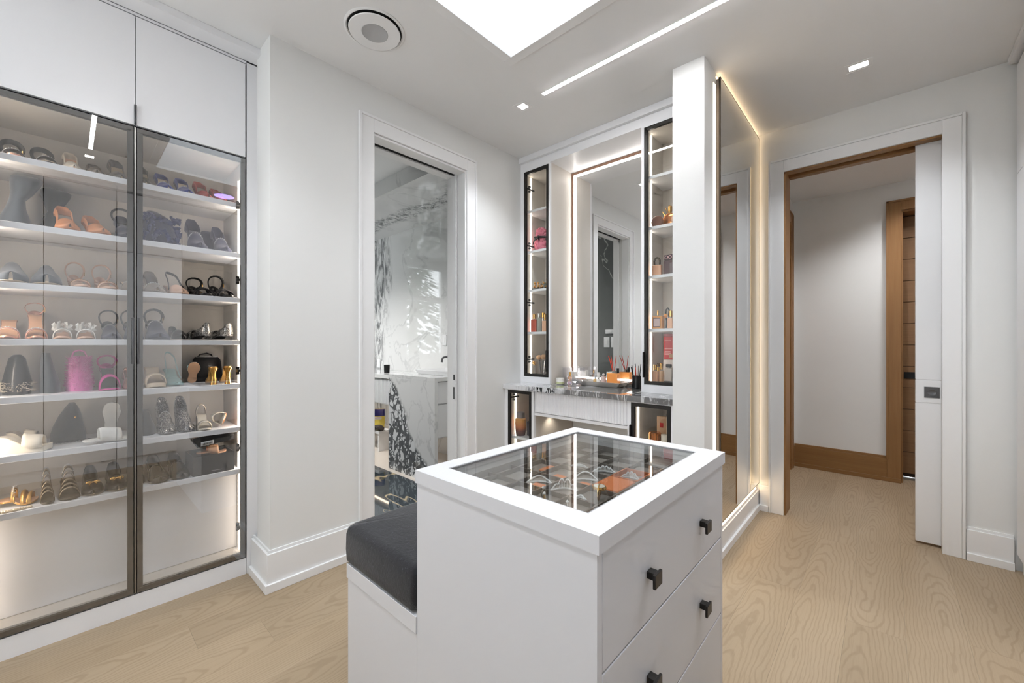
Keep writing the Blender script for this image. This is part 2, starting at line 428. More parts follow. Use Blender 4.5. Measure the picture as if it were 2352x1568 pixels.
WX0, WX1, WZ0, WZ1 = -2.25, -1.15, 1.05, 2.25
m = MB()
m.box(-3.0, WX0, -1.8, -1.7, 0, CZ); m.box(WX1, 1.3, -1.8, -1.7, 0, CZ); m.box(WX0, WX1, -1.8, -1.7, 0, WZ0); m.box(WX0, WX1, -1.8, -1.7, WZ1, CZ)
struct('wall_rear', m, WALLP, 'white wall with an added fill window behind the viewer', 'wall')
struct('wall_right', B(1.12, 1.3, -1.7, 3.46, 0, CZ), WALLP, 'white wall behind the run of wardrobes', 'wall')
struct('wall_outer', B(-3.0, -2.9, -1.7, 0.70, 0, CZ), WALLP, 'white wall behind the shoe cabinet', 'wall')
wd = root('window_fill_1', 'added white framed fill window in the wall behind the viewer', 'window', (-1.65, -1.75, WZ0), kind='structure')  # unseen window, put in and sized as daylight fill
fr = mesh('window_frame', MB().frame(WX0, WX1, -1.79, -1.72, WZ0, WZ1, 0.04, 1), TRIMW, wd, w=True, bev=0.002)
mesh('pane', B(WX0 + .04, WX1 - .04, -1.76, -1.754, WZ0 + .04, WZ1 - .04), PANE, wd, w=True)

SX0, SX1, SY0, SY1 = -1.475, -0.36, 0.52, 1.6
m = MB()
m.box(-3.0, SX0, -1.8, 3.62, CZ, CZ + 0.1); m.box(SX1, 1.3, -1.8, 3.62, CZ, CZ + 0.1); m.box(SX0, SX1, -1.8, SY0, CZ, CZ + 0.1); m.box(SX0, SX1, SY1, 3.62, CZ, CZ + 0.1)
struct('ceiling', m, CEILP, 'flat white ceiling with a square skylight opening', 'ceiling')
sk = root('skylight', 'square skylight with deep white shaft in the ceiling', 'skylight', (-0.917, 1.06, CZ), kind='structure')
mesh('shaft', MB().frame(SX0 - 0.05, SX1 + 0.05, SY0 - 0.05, SY1 + 0.05, CZ + 0.1, 3.62, 0.05, 2), TRIMW, sk, w=True)
mesh('pane', B(SX0 - 0.03, SX1 + 0.03, SY0 - 0.03, SY1 + 0.03, 3.63, 3.638), DIMGLASS, sk, w=True)
mesh('trim', MB().frame(SX0 - 0.05, SX1 + 0.05, SY0 - 0.05, SY1 + 0.05, CZ - 0.008, CZ - 0.0005, 0.05, 2), TRIMW, sk, w=True, bev=0.001)
mesh('inner_trim', MB().frame(SX0 - 0.004, SX1 + 0.004, SY0 - 0.004, SY1 + 0.004, CZ - 0.012, CZ + 0.02, 0.008, 2), TRIMW, sk, w=True, bev=0.001)

# ceiling fittings
for yc, lb in ((1.977, 'long thin recessed linear light between the skylight and the vanity'), (0.130, 'long thin recessed linear light on the near side of the skylight')):
    st = root('ceiling_light_strip', lb, 'ceiling light', (-0.6, yc, CZ))
    mesh('diffuser', B(-1.552, -0.40, yc - 0.011, yc + 0.011, CZ - 0.0045, CZ - 0.0005), glow('strip_diffuser', (0.98, 0.98, 1.0), 90.0), st, w=True)
    mesh('trim', MB().frame(-1.558, -0.394, yc - 0.017, yc + 0.017, CZ - 0.003, CZ - 0.0003, 0.005, 2), TRIMW, st, w=True)
def downlight(label, x, y, hx, hy, ex, ey):
    d = root('downlight', label, 'ceiling light', (x, y, CZ), group='recessed ceiling downlights')
    mesh('trim', MB().frame(-hx, hx, -hy, hy, -0.003, -0.0003, 0.006, 2), TRIMW, d)
    mesh('baffle', MB().frame(-hx + 0.006, hx - 0.006, -hy + 0.006, hy - 0.006, -0.0022, -0.0003, hx - 0.006 - ex, 2), WHITE, d)
    mesh('lens', B(-ex, ex, -ey, ey, -0.0025, -0.0005), SPOTW, d)
    lamp('downlight_beam', (x, y, CZ - 0.012), 33, (0.91, 0.955, 1.0), 0.03, spot=math.radians(120))
downlight('small square recessed downlight near the vanity end of the linear light', -1.731, 1.992, 0.048, 0.048, 0.026, 0.026)
downlight('rectangular recessed downlight above the passage to the hall door', -0.116, 2.951, 0.060, 0.046, 0.040, 0.022)
downlight('square recessed downlight past the end of the near linear light', -0.20, 0.130, 0.048, 0.048, 0.026, 0.026)
downlight('added unseen fill downlight at the far end of the near linear light', -1.731, 0.130, 0.048, 0.048, 0.026, 0.026)  # out of view, added for more fill from the ceiling
downlight('added unseen fill downlight in the passage beside the tall mirror', 0.12, 2.25, 0.048, 0.048, 0.026, 0.026)  # unseen lamp added to brighten the passage and island side
downlight('added unseen fill downlight over the wardrobe side of the passage', 0.25, 1.72, 0.048, 0.048, 0.026, 0.026)  # unseen lamp added to light the island's drawer fronts
vl = root('violet_ceiling_light', 'round violet glowing ceiling light between the island and the wardrobes', 'ceiling light', (0.06, 1.108, CZ))
mesh('trim', MB().lathe([(0.105, -0.0003), (0.105, -0.006), (0.088, -0.008), (0.088, -0.001)], 40, cap=False), TRIMW, vl)
mesh('lens', MB().lathe([(0.086, -0.0005), (0.086, -0.005), (0.080, -0.007)], 40), glow('violet_lens', (0.50, 0.38, 1.0), 5.0), vl)
df = root('ceiling_air_diffuser', 'round white ceiling air diffuser with grey centre disc', 'vent', (-1.845, 1.02, CZ))
mesh('rim', MB().lathe([(0.142, -0.0002), (0.142, -0.003), (0.132, -0.006), (0.127, -0.002), (0.127, -0.0002)], 64, cap=False), TRIMW, df)
mesh('dark_gap', MB().lathe([(0.127, -0.0004), (0.127, -0.0014), (0.001, -0.0014)], 64, cap=False), GAP, df)
mesh('plate', MB().lathe([(0.116, -0.006), (0.121, -0.010), (0.119, -0.014), (0.062, -0.015)], 64, cap=False).lathe([(0.116, -0.006), (0.05, -0.006)], 64, cap=False), TRIMW, df)
mesh('centre_disc', MB().lathe([(0.063, -0.0145), (0.060, -0.0165), (0.056, -0.0145), (0.0005, -0.0140)], 48, cap=False), pbr('grey_mesh_disc', (176, 176, 177), 0.7, bump=0.3, bscale=500), df)
mesh('hanger', MB().cyl((0, 0, -0.0005), (0, 0, -0.010), 0.02), GAP, df)

# crowns
struct('trim_1', MB().box(-2.5, -2.40, -1.7, 0.70, 2.715, CZ), CABWHITE, 'white crown strip above the shoe cabinet', 'crown strip', bev=0.002)
struct('trim_2', MB().box(-2.25, -0.883, 2.535, 2.885, 2.705, CZ), CABWHITE, 'white crown strip above the vanity alcove', 'crown strip', bev=0.002)

# baseboards
def baseboard(name, segs, label, top=0.2):
    m = MB()
    for sg in segs:
        (x0, x1, y0, y1, nx, ny) = sg[:6]; e = sg[6] if len(sg) > 6 else (0, 0)
        for (d, za, zb) in ((0.018, 0.0, top - 0.015), (0.008, top - 0.015, top), (0.03, 0.0, 0.042)):
            xa, xb, ya, yb = x0, x1 + d * e[0], y0 - d * e[1], y1
            if nx > 0: xb = x0 + d
            if nx < 0: xa = x1 - d
            if ny > 0: yb = y0 + d
            if ny < 0: ya = y1 - d
            m.box(xa, xb, ya, yb, za, zb)
    return struct(name, m, TRIMW, label, 'baseboard', bev=0.0015)
baseboard('baseboard_left', [(-2.25, -2.25, 0.683, 1.139, 1, 0, (0, 1)), (-2.495, -2.2501, 0.683, 0.683, 0, -1), (-2.25, -2.25, 2.055, 2.345, 1, 0)], 'tall white baseboard on the wall beside the bathroom door')
baseboard('baseboard_mirror', [(-0.715, -0.715, 2.29, 3.46, 1, 0, (0, 1)), (-0.883, -0.7151, 2.29, 2.29, 0, -1)], 'white baseboard below the tall backlit mirror', 0.156)
baseboard('baseboard_door', [(0.33, 0.505, 3.46, 3.46, 0, -1), (-0.69, -0.634, 3.46, 3.46, 0, -1)], 'white baseboard beside the hall doorway', 0.186)

# bathroom doorway
def casing_x(m, xf, y0, y1, zt, w, t):       # around an opening in a wall x = const, face towards +x
    m.box(xf, xf + t, y0 - w, y0, 0, zt + w); m.box(xf, xf + t, y1, y1 + w, 0, zt + w); m.box(xf, xf + t, y0, y1, zt, zt + w)
    b = 0.014
    m.box(xf, xf + t + 0.008, y0 - w - b, y0 - w, 0, zt + w + b); m.box(xf, xf + t + 0.008, y1 + w, y1 + w + b, 0, zt + w + b); m.box(xf, xf + t + 0.008, y0 - w, y1 + w, zt + w, zt + w + b)
def casing_y(m, yf, x0, x1, zt, w, t):       # face towards -y
    m.box(x0 - w, x0, yf - t, yf, 0, zt + w); m.box(x1, x1 + w, yf - t, yf, 0, zt + w); m.box(x0, x1, yf - t, yf, zt, zt + w)
    b = 0.014
    m.box(x0 - w - b, x0 - w, yf - t - 0.008, yf, 0, zt + w + b); m.box(x1 + w, x1 + w + b, yf - t - 0.008, yf, 0, zt + w + b); m.box(x0 - w, x1 + w, yf - t - 0.008, yf, zt + w, zt + w + b)
d1 = root('door_1', 'white cased doorway with pocket door leading to the marble bathroom', 'doorway', (-2.25, 1.6, 0), kind='structure')
m = MB(); casing_x(m, -2.25, 1.232, 1.961, 2.472, 0.078, 0.014)
mesh('casing', m, TRIMW, d1, w=True, bev=0.0015)
m = MB()
for xa, xb in ((-2.335, -2.249), (-2.451, -2.379)):
    m.box(xa, xb, 1.229, 1.243, 0, 2.472); m.box(xa, xb, 1.950, 1.964, 0, 2.472); m.box(xa, xb, 1.243, 1.950, 2.458, 2.472)
mesh('jamb', m, TRIMW, d1, w=True, bev=0.0015)
mesh('track_slot', MB().box(-2.379, -2.335, 1.243, 1.95, 2.468, 2.474), GAP, d1, w=True)
pd = mesh('pocket_door', B(-2.376, -2.338, 1.938, 1.9625, 0.012, 2.462), WHITE, d1, w=True, bev=0.001)
lk = mesh('edge_pull', MB().box(-2.366, -2.348, 1.936, 1.9375, 0.80, 0.92).box(-2.366, -2.348, 1.936, 1.9375, 0.945, 1.0), WHITE, pd, w=True)
mesh('keyhole', MB().box(-2.362, -2.352, 1.9345, 1.9362, 0.81, 0.90).box(-2.362, -2.350, 1.9345, 1.9362, 0.952, 0.992), GAP, pd, w=True)

# hall doorway
d2 = root('door_2', 'white cased doorway with oak lining leading to the hall', 'doorway', (-0.15, 3.46, 0), kind='structure')
m = MB(); casing_y(m, 3.46, -0.541, 0.236, 2.44, 0.078, 0.02)
mesh('casing', m, TRIMW, d2, w=True, bev=0.0015)
m = MB().box(-0.544, -0.53, 3.455, 3.63, 0, 2.44)
mesh('oak_jamb', m, OAKV, d2, w=True, bev=0.001)
m = MB().box(-0.544, 0.238, 3.455, 3.512, 2.43, 2.461).box(-0.544, 0.238, 3.578, 3.63, 2.43, 2.461).box(-0.544, 0.238, 3.512, 3.578, 2.452, 2.461)
mesh('oak_header', m, OAKX, d2, w=True, bev=0.001)
pd2 = mesh('pocket_door', MB().box(0.128, 0.95, 3.522, 3.566, 0.016, 0.858).box(0.128, 0.95, 3.522, 3.566, 0.862, 0.9985).box(0.128, 0.95, 3.522, 3.566, 1.0025, 2.45).box(0.131, 0.95, 3.525, 3.563, 0.85, 1.01), WHITE, d2, w=True, bev=0.0008)
fp = mesh('flush_pull', MB().frame(0.166, 0.232, 3.5195, 3.5225, 0.893, 0.959, 0.006, 1).box(0.172, 0.226, 3.5212, 3.5225, 0.899, 0.953), GUNM, pd2, w=True)
mesh('thumb_disc', MB().loft([[(0.199 + r * math.cos(2 * PI * k / 24), yy, 0.926 + 0.8 * r * math.sin(2 * PI * k / 24)) for k in range(24)] for r, yy in ((0.022, 3.5212), (0.021, 3.5198), (0.018, 3.5198), (0.015, 3.5210), (0.001, 3.5210))], cap=False), GUNM, pd2, w=True)

# ------------------------------------------------------------------ hall beyond
struct('ceiling_hall', B(-0.8, 1.3, 3.62, 5.3, 2.64, 2.74), CEILP, 'white ceiling of the hall beyond the doorway', 'ceiling')
m = MB().box(-0.8, -0.70, 3.62, 3.85, 0, 2.64).box(-0.8, -0.70, 4.74, 5.05, 0, 2.64).box(-0.8, -0.70, 3.85, 4.74, 2.40, 2.64)
struct('wall_hall_side', m, WALLP, 'pale grey side wall of the hall with an oak doorway', 'wall')
m = MB().box(-0.8, 0.09, 4.95, 5.05, 0, 2.64).box(0.09, 1.0, 4.95, 5.05, 2.385, 2.64).box(1.0, 1.3, 4.95, 5.05, 0, 2.64)
struct('wall_hall_end', m, WALLP, 'pale grey end wall of the hall', 'wall')
struct('wall_hall_far', B(1.22, 1.3, 3.62, 5.3, 0, 2.64), WALLP, 'pale side wall of the hall behind the pocket door', 'wall')
m = MB().box(-0.685, 0.007, 4.928, 4.95, 0, 0.20).box(-0.685, 0.007, 4.936, 4.95, 0.20, 0.222).box(-0.70, -0.682, 4.84, 4.94, 0, 0.20)
m.box(-0.69, 0.09, 4.916, 4.95, 0, 0.035)
struct('baseboard_hall', m, OAKX, 'honey oak baseboard along the hall end wall', 'baseboard', bev=0.0015)
d3 = root('door_3', 'honey oak framed door with stacked horizontal panels at the hall end', 'door', (0.5, 5.1, 0), kind='structure')
m = MB().box(0.0, 0.092, 4.925, 4.95, 0.0, 2.47).box(0.092, 1.09, 4.925, 4.95, 2.385, 2.47).box(0.998, 1.09, 4.925, 4.95, 0.0, 2.385).box(-0.006, 0.012, 4.915, 4.95, 0.2, 2.478).box(-0.006, 1.1, 4.915, 4.95, 2.462, 2.478)
mesh('casing', m, OAKV, d3, w=True, bev=0.0015)
mesh('jamb', MB().box(0.09, 0.102, 4.95, 5.2, 0, 2.385).box(0.988, 1.0, 4.95, 5.2, 0, 2.385).box(0.10, 0.99, 4.95, 5.2, 2.37, 2.385), OAKV, d3, w=True)
mesh('core', B(0.10, 0.99, 5.135, 5.16, 0.02, 2.37), pbr('dark_joint', (52, 36, 24), 0.7), d3, w=True)
for k in range(12): mesh('panel', B(0.102, 0.988, 5.118, 5.14, 0.055 + k * 0.1925, 0.055 + (k + 1) * 0.1925 - 0.004), OAKP, d3, w=True, bev=0.0015)
mesh('threshold', B(0.09, 1.0, 5.09, 5.2, 0.0, 0.016), STEEL, d3, w=True)
mesh('lock', B(0.112, 0.20, 5.113, 5.119, 0.905, 0.965), GAP, d3, w=True, bev=0.001)
d4 = root('door_4', 'honey oak door and casing in the hall side wall', 'door', (-0.7, 4.3, 0), kind='structure')
m = MB(); casing_x(m, -0.70, 3.85, 4.74, 2.385, 0.085, 0.018)
mesh('casing', m, OAKV, d4, w=True, bev=0.0015)
mesh('slab', B(-0.77, -0.73, 3.86, 4.73, 0.01, 2.38), OAKP, d4, w=True, bev=0.002)
def hall_light(x, y, lb):
    d = root('hall_downlight', lb, 'ceiling light', (x, y, 2.64), group='hall ceiling downlights')
    mesh('lens', B(-0.04, 0.04, -0.03, 0.03, -0.004, -0.0005), SPOTW, d)
    mesh('trim', MB().frame(-0.05, 0.05, -0.04, 0.04, -0.005, -0.0003, 0.01, 2), TRIMW, d)
    lamp('hall_beam', (x, y, 2.62), 27, (0.98, 0.98, 1.0), 0.04, spot=math.radians(130))
hall_light(-0.06, 4.18, 'small bright hall downlight just inside the doorway header'); hall_light(0.30, 4.55, 'small bright hall downlight beside the white pocket door'); hall_light(0.85, 4.2, 'hall downlight hidden behind the pocket door wall')

# ------------------------------------------------------------------ bathroom beyond
BY = 2.83
struct('floor_bath', B(-6.2, -2.45, 0.86, 2.09, -0.06, 0.0), DARKFLOOR, 'dark polished marble floor of the bathroom', 'floor')
struct('floor_bath_light', B(-6.2, -2.45, 2.09, BY + 0.1, -0.06, 0.002), LIGHTFLOOR, 'cream polished floor strip below the bathroom vanity', 'floor')
struct('wall_bath_marble', B(-6.2, -2.45, BY, BY + 0.12, 0, CZ), BATHWALL, 'polished white marble wall with a dark vein in the bathroom', 'wall')
struct('ceiling_bath', B(-6.2, -2.45, 0.86, BY + 0.1, CZ, CZ + 0.1), CEILP, 'white ceiling of the bathroom', 'ceiling')
struct('trim_3', B(-6.1, -2.45, 2.0, BY, 2.61, CZ), BATHSOFFIT, 'marble clad bulkhead over the bathroom vanity', 'bulkhead', bev=0.001)
m = MB().box(-6.2, -6.1, 0.76, 0.9, 0, CZ).box(-6.2, -6.1, 1.72, BY, 0, CZ).box(-6.2, -6.1, 0.9, 1.72, 0, 1.0).box(-6.2, -6.1, 0.9, 1.72, 2.6, CZ)
struct('wall_bath_window', m, WALLP, 'white bathroom wall with a window', 'wall')
struct('wall_bath_rear', B(-6.1, -2.951, 0.76, 0.86, 0, CZ), WALLP, 'white rear wall of the bathroom', 'wall')
struct('wall_bath_shower', B(-6.1, -2.451, 0.8605, 0.88, 0, CZ), DARKSTONE, 'grey veined marble wall on the near side of the bathroom', 'wall')
w2 = root('window_2', 'white framed bathroom window with a conifer outside', 'window', (-6.15, 1.31, 1.0), kind='structure')
mesh('window_frame', MB().frame(-6.19, -6.11, 0.9, 1.72, 1.0, 2.6, 0.04, 0).box(-6.19, -6.11, 0.94, 1.68, 1.98, 2.07), TRIMW, w2, w=True)
for za, zb in ((1.04, 1.98), (2.07, 2.56)): mesh('pane', B(-6.152, -6.147, 0.94, 1.68, za, zb), PANE, w2, w=True)
sw = [('light_switch', 'white rocker switch plate on the grey marble wall', -2.742, 1.172, 0.082, 0.134), ('light_switch', 'second white switch plate beside the rocker on the grey marble', -2.635, 1.172, 0.082, 0.134), ('wall_control', 'slim white control bar above the switch plates', -2.69, 1.350, 0.14, 0.055)]
for nm, lb, xx, zz, ww, hh in sw:
    r = root(nm, lb, 'switch', (xx, 0.8802, zz), PI / 2)
    mesh('plate', B(0, 0.008, -ww / 2, ww / 2, 0, hh), WHITE, r, bev=0.002)
    mesh('rocker', B(0.008, 0.012, -ww / 5, ww / 5, hh * 0.25, hh * 0.75), TRIMW, r, bev=0.001)
# conifer outside the bathroom window
tr = root('conifer_tree', 'tall green conifer outside the bathroom window', 'tree', (-9.5, -0.72, -0.5))
mesh('trunk', MB().cyl((0, 0, 0), (0, 0, 6.0), 0.16, 0.03), pbr('bark', (84, 66, 52), 0.9), tr)
m = MB(); rr = random.Random(3)
for k in range(1500):
    h = rr.uniform(0.6, 5.9); R = (6.1 - h) * 0.20 * rr.uniform(0.35, 1.0); a = rr.uniform(0, 2 * PI)
    p = Vector((R * math.cos(a), R * math.sin(a), h - 0.25 * R)); d = Vector((math.cos(a), math.sin(a), -0.35)); s_ = Vector((-math.sin(a), math.cos(a), rr.uniform(-0.3, 0.3)))
    ln = rr.uniform(0.15, 0.32)
    m.add([p - s_ * 0.07, p + s_ * 0.07, p + d * ln, p + Vector((0, 0, 0.05))], [(0, 1, 2), (0, 3, 1), (0, 2, 3), (1, 3, 2)])
mesh('needles', m, pbr('conifer_needles', (52, 74, 52), 0.8, var=0.2, scale=3), tr, kind='stuff')
# vanity with waterfall slab
bv = root('bathroom_vanity', 'white marble bathroom vanity with black breccia waterfall end panel', 'vanity', (-3.23, 2.48, 0))
mesh('waterfall_panel', B(-3.602, -2.86, 2.138, 2.172, 0.002, 0.89), SLAB, bv, w=True, bev=0.001)
mesh('counter_slab', B(-3.602, -2.86, 2.138, BY - 0.002, 0.8905, 0.925), WMARBLE, bv, w=True, bev=0.001)
mesh('carcass', B(-3.58, -2.92, 2.174, BY - 0.003, 0.38, 0.888), WHITE, bv, w=True, bev=0.002)
for za, zb in ((0.39, 0.68), (0.69, 0.88)): mesh('drawer', B(-2.918, -2.90, 2.20, BY - 0.01, za, zb), WHITE, bv, w=True, bev=0.004)
bs = root('wash_basin', 'white rectangular basin sitting on the bathroom vanity', 'basin', (-3.15, 2.5, 0.925))
mesh('bowl', MB().loft([[(x, y, z) for x, y in ((-a, -b), (a, -b), (a, b), (-a, b))] for a, b, z in ((0.24, 0.17, 0.001), (0.26, 0.19, 0.045), (0.245, 0.175, 0.045), (0.2, 0.13, 0.02))]), WHITE, bs, bev=0.004)
fa = root('wall_faucet', 'brushed steel faucet arching from the bathroom wall', 'faucet', (-3.53, BY, 1.075))
mesh('spout', MB().tube([(0, -0.002, 0), (0, -0.05, 0), (0, -0.078, -0.005), (0, -0.094, -0.02), (0, -0.098, -0.055)], 0.011, 12), GUNM, fa)
mesh('escutcheon', MB().cyl((0, -0.0005, 0), (0, -0.008, 0), 0.026), GUNM, fa)
mesh('lever', MB().cyl((0.1, -0.001, 0), (0.1, -0.05, 0), 0.018), GUNM, fa)
mk = root('makeup_counter', 'floating counter with ribbed white drawer fronts in the bathroom', 'counter', (-4.5, 2.6, 0))
mesh('counter_slab', B(-5.6, -3.604, 2.32, BY - 0.002, 0.845, 0.885), marble_white('veined_edge_marble', bands=((0, -4.6, 0.5),)), mk, w=True)
mesh('drawer_box', B(-5.58, -3.606, 2.345, BY - 0.003, 0.56, 0.844), WHITE, mk, w=True)
m = MB(); x = -5.57
while x < -3.63:
    m.tube([(x + 0.012, 2.343, 0.57), (x + 0.012, 2.343, 0.835)], 0.010, 6); x += 0.026
mesh('ribbed_front', m, WHITE, mk, w=True, kind='stuff')
mesh('light_strip', B(-5.5, -3.65, 2.42, 2.44, 0.548, 0.558), WARM, mk, w=True)
bn = root('step_bench', 'low white bench below the floating bathroom counter', 'bench', (-4.5, 2.5, 0.002))
mesh('top', B(-0.30, 0.30, -0.13, 0.13, 0.20, 0.235), WHITE, bn, bev=0.003)
for sx in (-0.28, 0.26): mesh('leg', B(sx, sx + 0.02, -0.12, 0.12, 0, 0.20), WHITE, bn, bev=0.002)
pk = root('wipes_pouch', 'yellow and blue wipes pouch standing on the white bench', 'pouch', (-4.41, 2.48, 0.2375), 0.9)
mesh('bag', MB().loft([[(a * math.cos(2 * PI * k / 16), b * math.sin(2 * PI * k / 16), z) for k in range(16)] for a, b, z in ((0.07, 0.035, 0), (0.078, 0.04, 0.06), (0.074, 0.034, 0.14), (0.072, 0.012, 0.20), (0.074, 0.004, 0.215))]), pbr('yellow_film', (226, 204, 96), 0.3), pk)
mesh('blue_band', MB().loft([[(a * math.cos(2 * PI * k / 16), b * math.sin(2 * PI * k / 16), z) for k in range(16)] for a, b, z in ((0.0765, 0.0365, 0.135), (0.0745, 0.022, 0.18), (0.075, 0.006, 0.214))], cap=False), pbr('blue_film', (44, 42, 112), 0.3), pk)
mesh('white_flash', MB().box(-0.05, 0.045, -0.0385, -0.036, 0.10, 0.128), pbr('white_film', (230, 228, 224), 0.4), pk)
mesh('red_flash', MB().box(-0.03, 0.04, -0.0395, -0.037, 0.112, 0.120), pbr('red_film', (170, 40, 40), 0.4), pk)
tw = root('draped_scarf', 'black and brown cloth hanging over the white bench end', 'cloth', (-4.25, 2.395, 0.2375))
mesh('cloth', MB().tube([(-0.12, 0, 0.012), (-0.06, -0.02, 0.03), (0.0, 0.01, 0.035), (0.05, 0.0, 0.03), (0.085, 0.0, 0.012)], [0.012, 0.03, 0.034, 0.03, 0.01], 12, flat=(0.8, 1.5)), pbr('dark_cloth', (46, 38, 34), 0.8, var=0.4, scale=30), tw)
tb = root('black_tumbler', 'small black tumbler standing on the bathroom counter', 'tumbler', (-4.25, 2.5, 0.886))
mesh('body', MB().lathe([(0.03, 0), (0.034, 0.09), (0.030, 0.09), (0.027, 0.01)], 20), GAP, tb)
for lb, x_, z_ in (('slim white wall plate above the makeup counter in the bathroom', -5.0, 0.90), ('slim white wall plate beside the steel faucet', -3.60, 1.20)):
    r = root('wall_plate', lb, 'switch', (x_, BY, z_))
    mesh('plate', B(-.035, .035, -.010, -.0005, 0, .115), WHITE, r, bev=.002); mesh('button', B(-.012, .012, -.013, -.0101, .03, .085), TRIMW, r)
def bath_light(x, y, lb):
    d = root('bathroom_downlight', lb, 'ceiling light', (x, y, CZ))
    mesh('lens', MB().lathe([(0.035, -0.004), (0.035, -0.0005)], 24), SPOTW, d); mesh('trim', MB().lathe([(0.048, -0.0003), (0.048, -0.005), (0.036, -0.006), (0.036, -0.001)], 24, cap=False), TRIMW, d)
    lamp('bath_beam', (x, y, CZ - 0.02), 125, (1.0, 0.99, 0.97), 0.04, spot=math.radians(140))
bath_light(-3.9, 1.2, 'round downlight in the bathroom ceiling nearest the doorway'); bath_light(-5.0, 1.2, 'round downlight in the bathroom ceiling nearest the window')
# ------------------------------------------------------------------ glazed shoe cabinet
CX0, CX1 = -2.895, -2.50
CY0, CY1 = -0.232, 0.646
SHELF = [1.968, 1.703, 1.464, 1.239, 1.008, 0.777, 0.553]
sc = root('shoe_cabinet', 'tall white shoe cabinet with smoked glass doors and lit shelves', 'cabinet', (-2.7, 0.21, 0))
m = MB().box(CX0, CX0 + 0.012, CY0, CY1, 0.09, 2.70)
m.box(CX0 + 0.012, CX1 - 0.022, CY0, CY0 + 0.018, 0.09, 2.70).box(CX0 + 0.012, CX1 - 0.022, CY1 - 0.018, CY1, 0.09, 2.70)
m.box(CX0 + 0.012, CX1 - 0.022, CY0 + 0.018, CY1 - 0.018, 0.09, 0.118).box(CX0 + 0.012, CX1 - 0.022, CY0 + 0.018, CY1 - 0.018, 2.175, 2.21)
m.box(CX0 + 0.012, CX1 - 0.022, CY0 + 0.018, CY1 - 0.018, 2.68, 2.70)
mesh('carcass', m, INNER, sc, w=True)
for z in SHELF:
    mesh('shelf', B(CX0 + 0.012, -2.548, CY0 + 0.019, CY1 - 0.019, z - 0.026, z), CABWHITE, sc, w=True, bev=0.0015)
mesh('lower_panel', B(-2.625, -2.607, CY0 + 0.019, CY1 - 0.019, 0.12, 0.524), CABWHITE, sc, w=True)
mesh('plinth', B(CX0, -2.506, CY0, CY1, 0.0, 0.085), CABWHITE, sc, w=True)
mesh('filler', B(CX0, -2.502, CY1 + 0.002, 0.6995, 0.0, 2.71), CABWHITE, sc, w=True, bev=0.001)
mesh('top_rail', B(CX0, -2.502, CY0, CY1, 2.703, 2.7148), CABWHITE, sc, w=True)
for z0, z1 in [(0.12, SHELF[6] - 0.026)] + [(SHELF[k], SHELF[k - 1] - 0.026) for k in range(6, 0, -1)] + [(SHELF[0], 2.09)]:
    for yw, sg in ((CY1 - 0.0185, -1), (CY0 + 0.0185, 1)):      # corner profile, tilted to face into the shelves
        q = [(-2.566, yw), (-2.5515, yw + sg * 0.008), (-2.5495, yw + sg * 0.008), (-2.5495, yw)]
        mesh('light_strip', MB().prism(q, z1 - z0 - 0.008, lambda x, y, z: (x, y, z0 + 0.004 + z)), CASELOW if z0 < 0.2 else CASELED, sc, w=True)
for (y0, y1, hy) in ((CY0 + 0.004, 0.2065, 1), (0.2165, 0.642, -1)):
    z0, z1 = 0.091, 2.197
    dr = mesh('door', MB().frame(-2.520, -2.5035, y0, y1, z0, z1, 0.021, 0), BLACKM, sc, w=True, bev=0.001)
    mesh('pane', B(-2.503, -2.4995, y0 + 0.001, y1 - 0.001, z0 + 0.001, z1 - 0.001), CASEGLASS, dr, w=True)
    hyy = y1 - 0.004 if hy > 0 else y0 + 0.004
    mesh('handle', MB().box(-2.522, -2.482, hyy - 0.004, hyy + 0.004, 1.129, 1.336), GUNM, dr, w=True, bev=0.001)
    hg = y0 + 0.02 if hy > 0 else y1 - 0.02
    for zz in (0.24, 0.66, 1.07, 1.55, 1.95):
        mesh('hinge', MB().box(-2.55, -2.52, hg - 0.012, hg + 0.002, zz, zz + 0.014).box(-2.552, -2.544, hg - 0.012, hg + 0.004, zz - 0.014, zz + 0.028), BLACKM, dr, w=True, bev=0.0008)
    ua, ub = (y0 + 0.001, 0.2103) if hy > 0 else (0.2127, y1 - 0.001)
    up = mesh('upper_door', B(-2.520, -2.4995, ua, ub, 2.206, 2.697), CABWHITE, sc, w=True, bev=0.001)
    mesh('handle', MB().box(-2.512, -2.490, (ub - .0035 if hy > 0 else ua - .0005), (ub + .0005 if hy > 0 else ua + .0035), 2.208, 2.294), GUNM, up, w=True, bev=0.0006)
mesh('gap_backing', MB().box(-2.527, -2.5215, 0.204, 0.219, 0.09, 2.70).box(-2.527, -2.522, CY0, CY1, 2.196, 2.207).box(-2.527, -2.522, CY0, CY1, 2.695, 2.702).box(-2.527, -2.5215, CY1 - 0.006, CY1 + 0.003, 0.09, 2.70), GAP, sc, w=True)
mesh('centre_strip', B(-2.5214, -2.5015, 0.2085, 0.2145, 0.092, 2.196), STEEL, sc, w=True)
for k in range(2):
    y1 = CY0 - 0.004 - k * 0.735; y0 = y1 - 0.728
    cb = root('storage_cabinet', ('closed white cabinet adjoining the shoe cabinet' if k == 0 else 'closed white cabinet in the corner by the added rear window'), 'cabinet', (-2.7, (y0 + y1) / 2, 0))
    mesh('carcass', B(-2.895, -2.523, y0, y1, 0.0, 2.71), CABWHITE, cb, w=True)
    for ya, yb in ((y0 + 0.002, (y0 + y1) / 2 - 0.002), ((y0 + y1) / 2 + 0.002, y1 - 0.002)):
        d = mesh('door', B(-2.522, -2.50, ya, yb, 0.09, 2.70), CABWHITE, cb, w=True, bev=0.001)
        mesh('handle', B(-2.499, -2.482, yb - 0.012, yb - 0.004, 1.1, 1.33), BLACKM, d, w=True, bev=0.001)

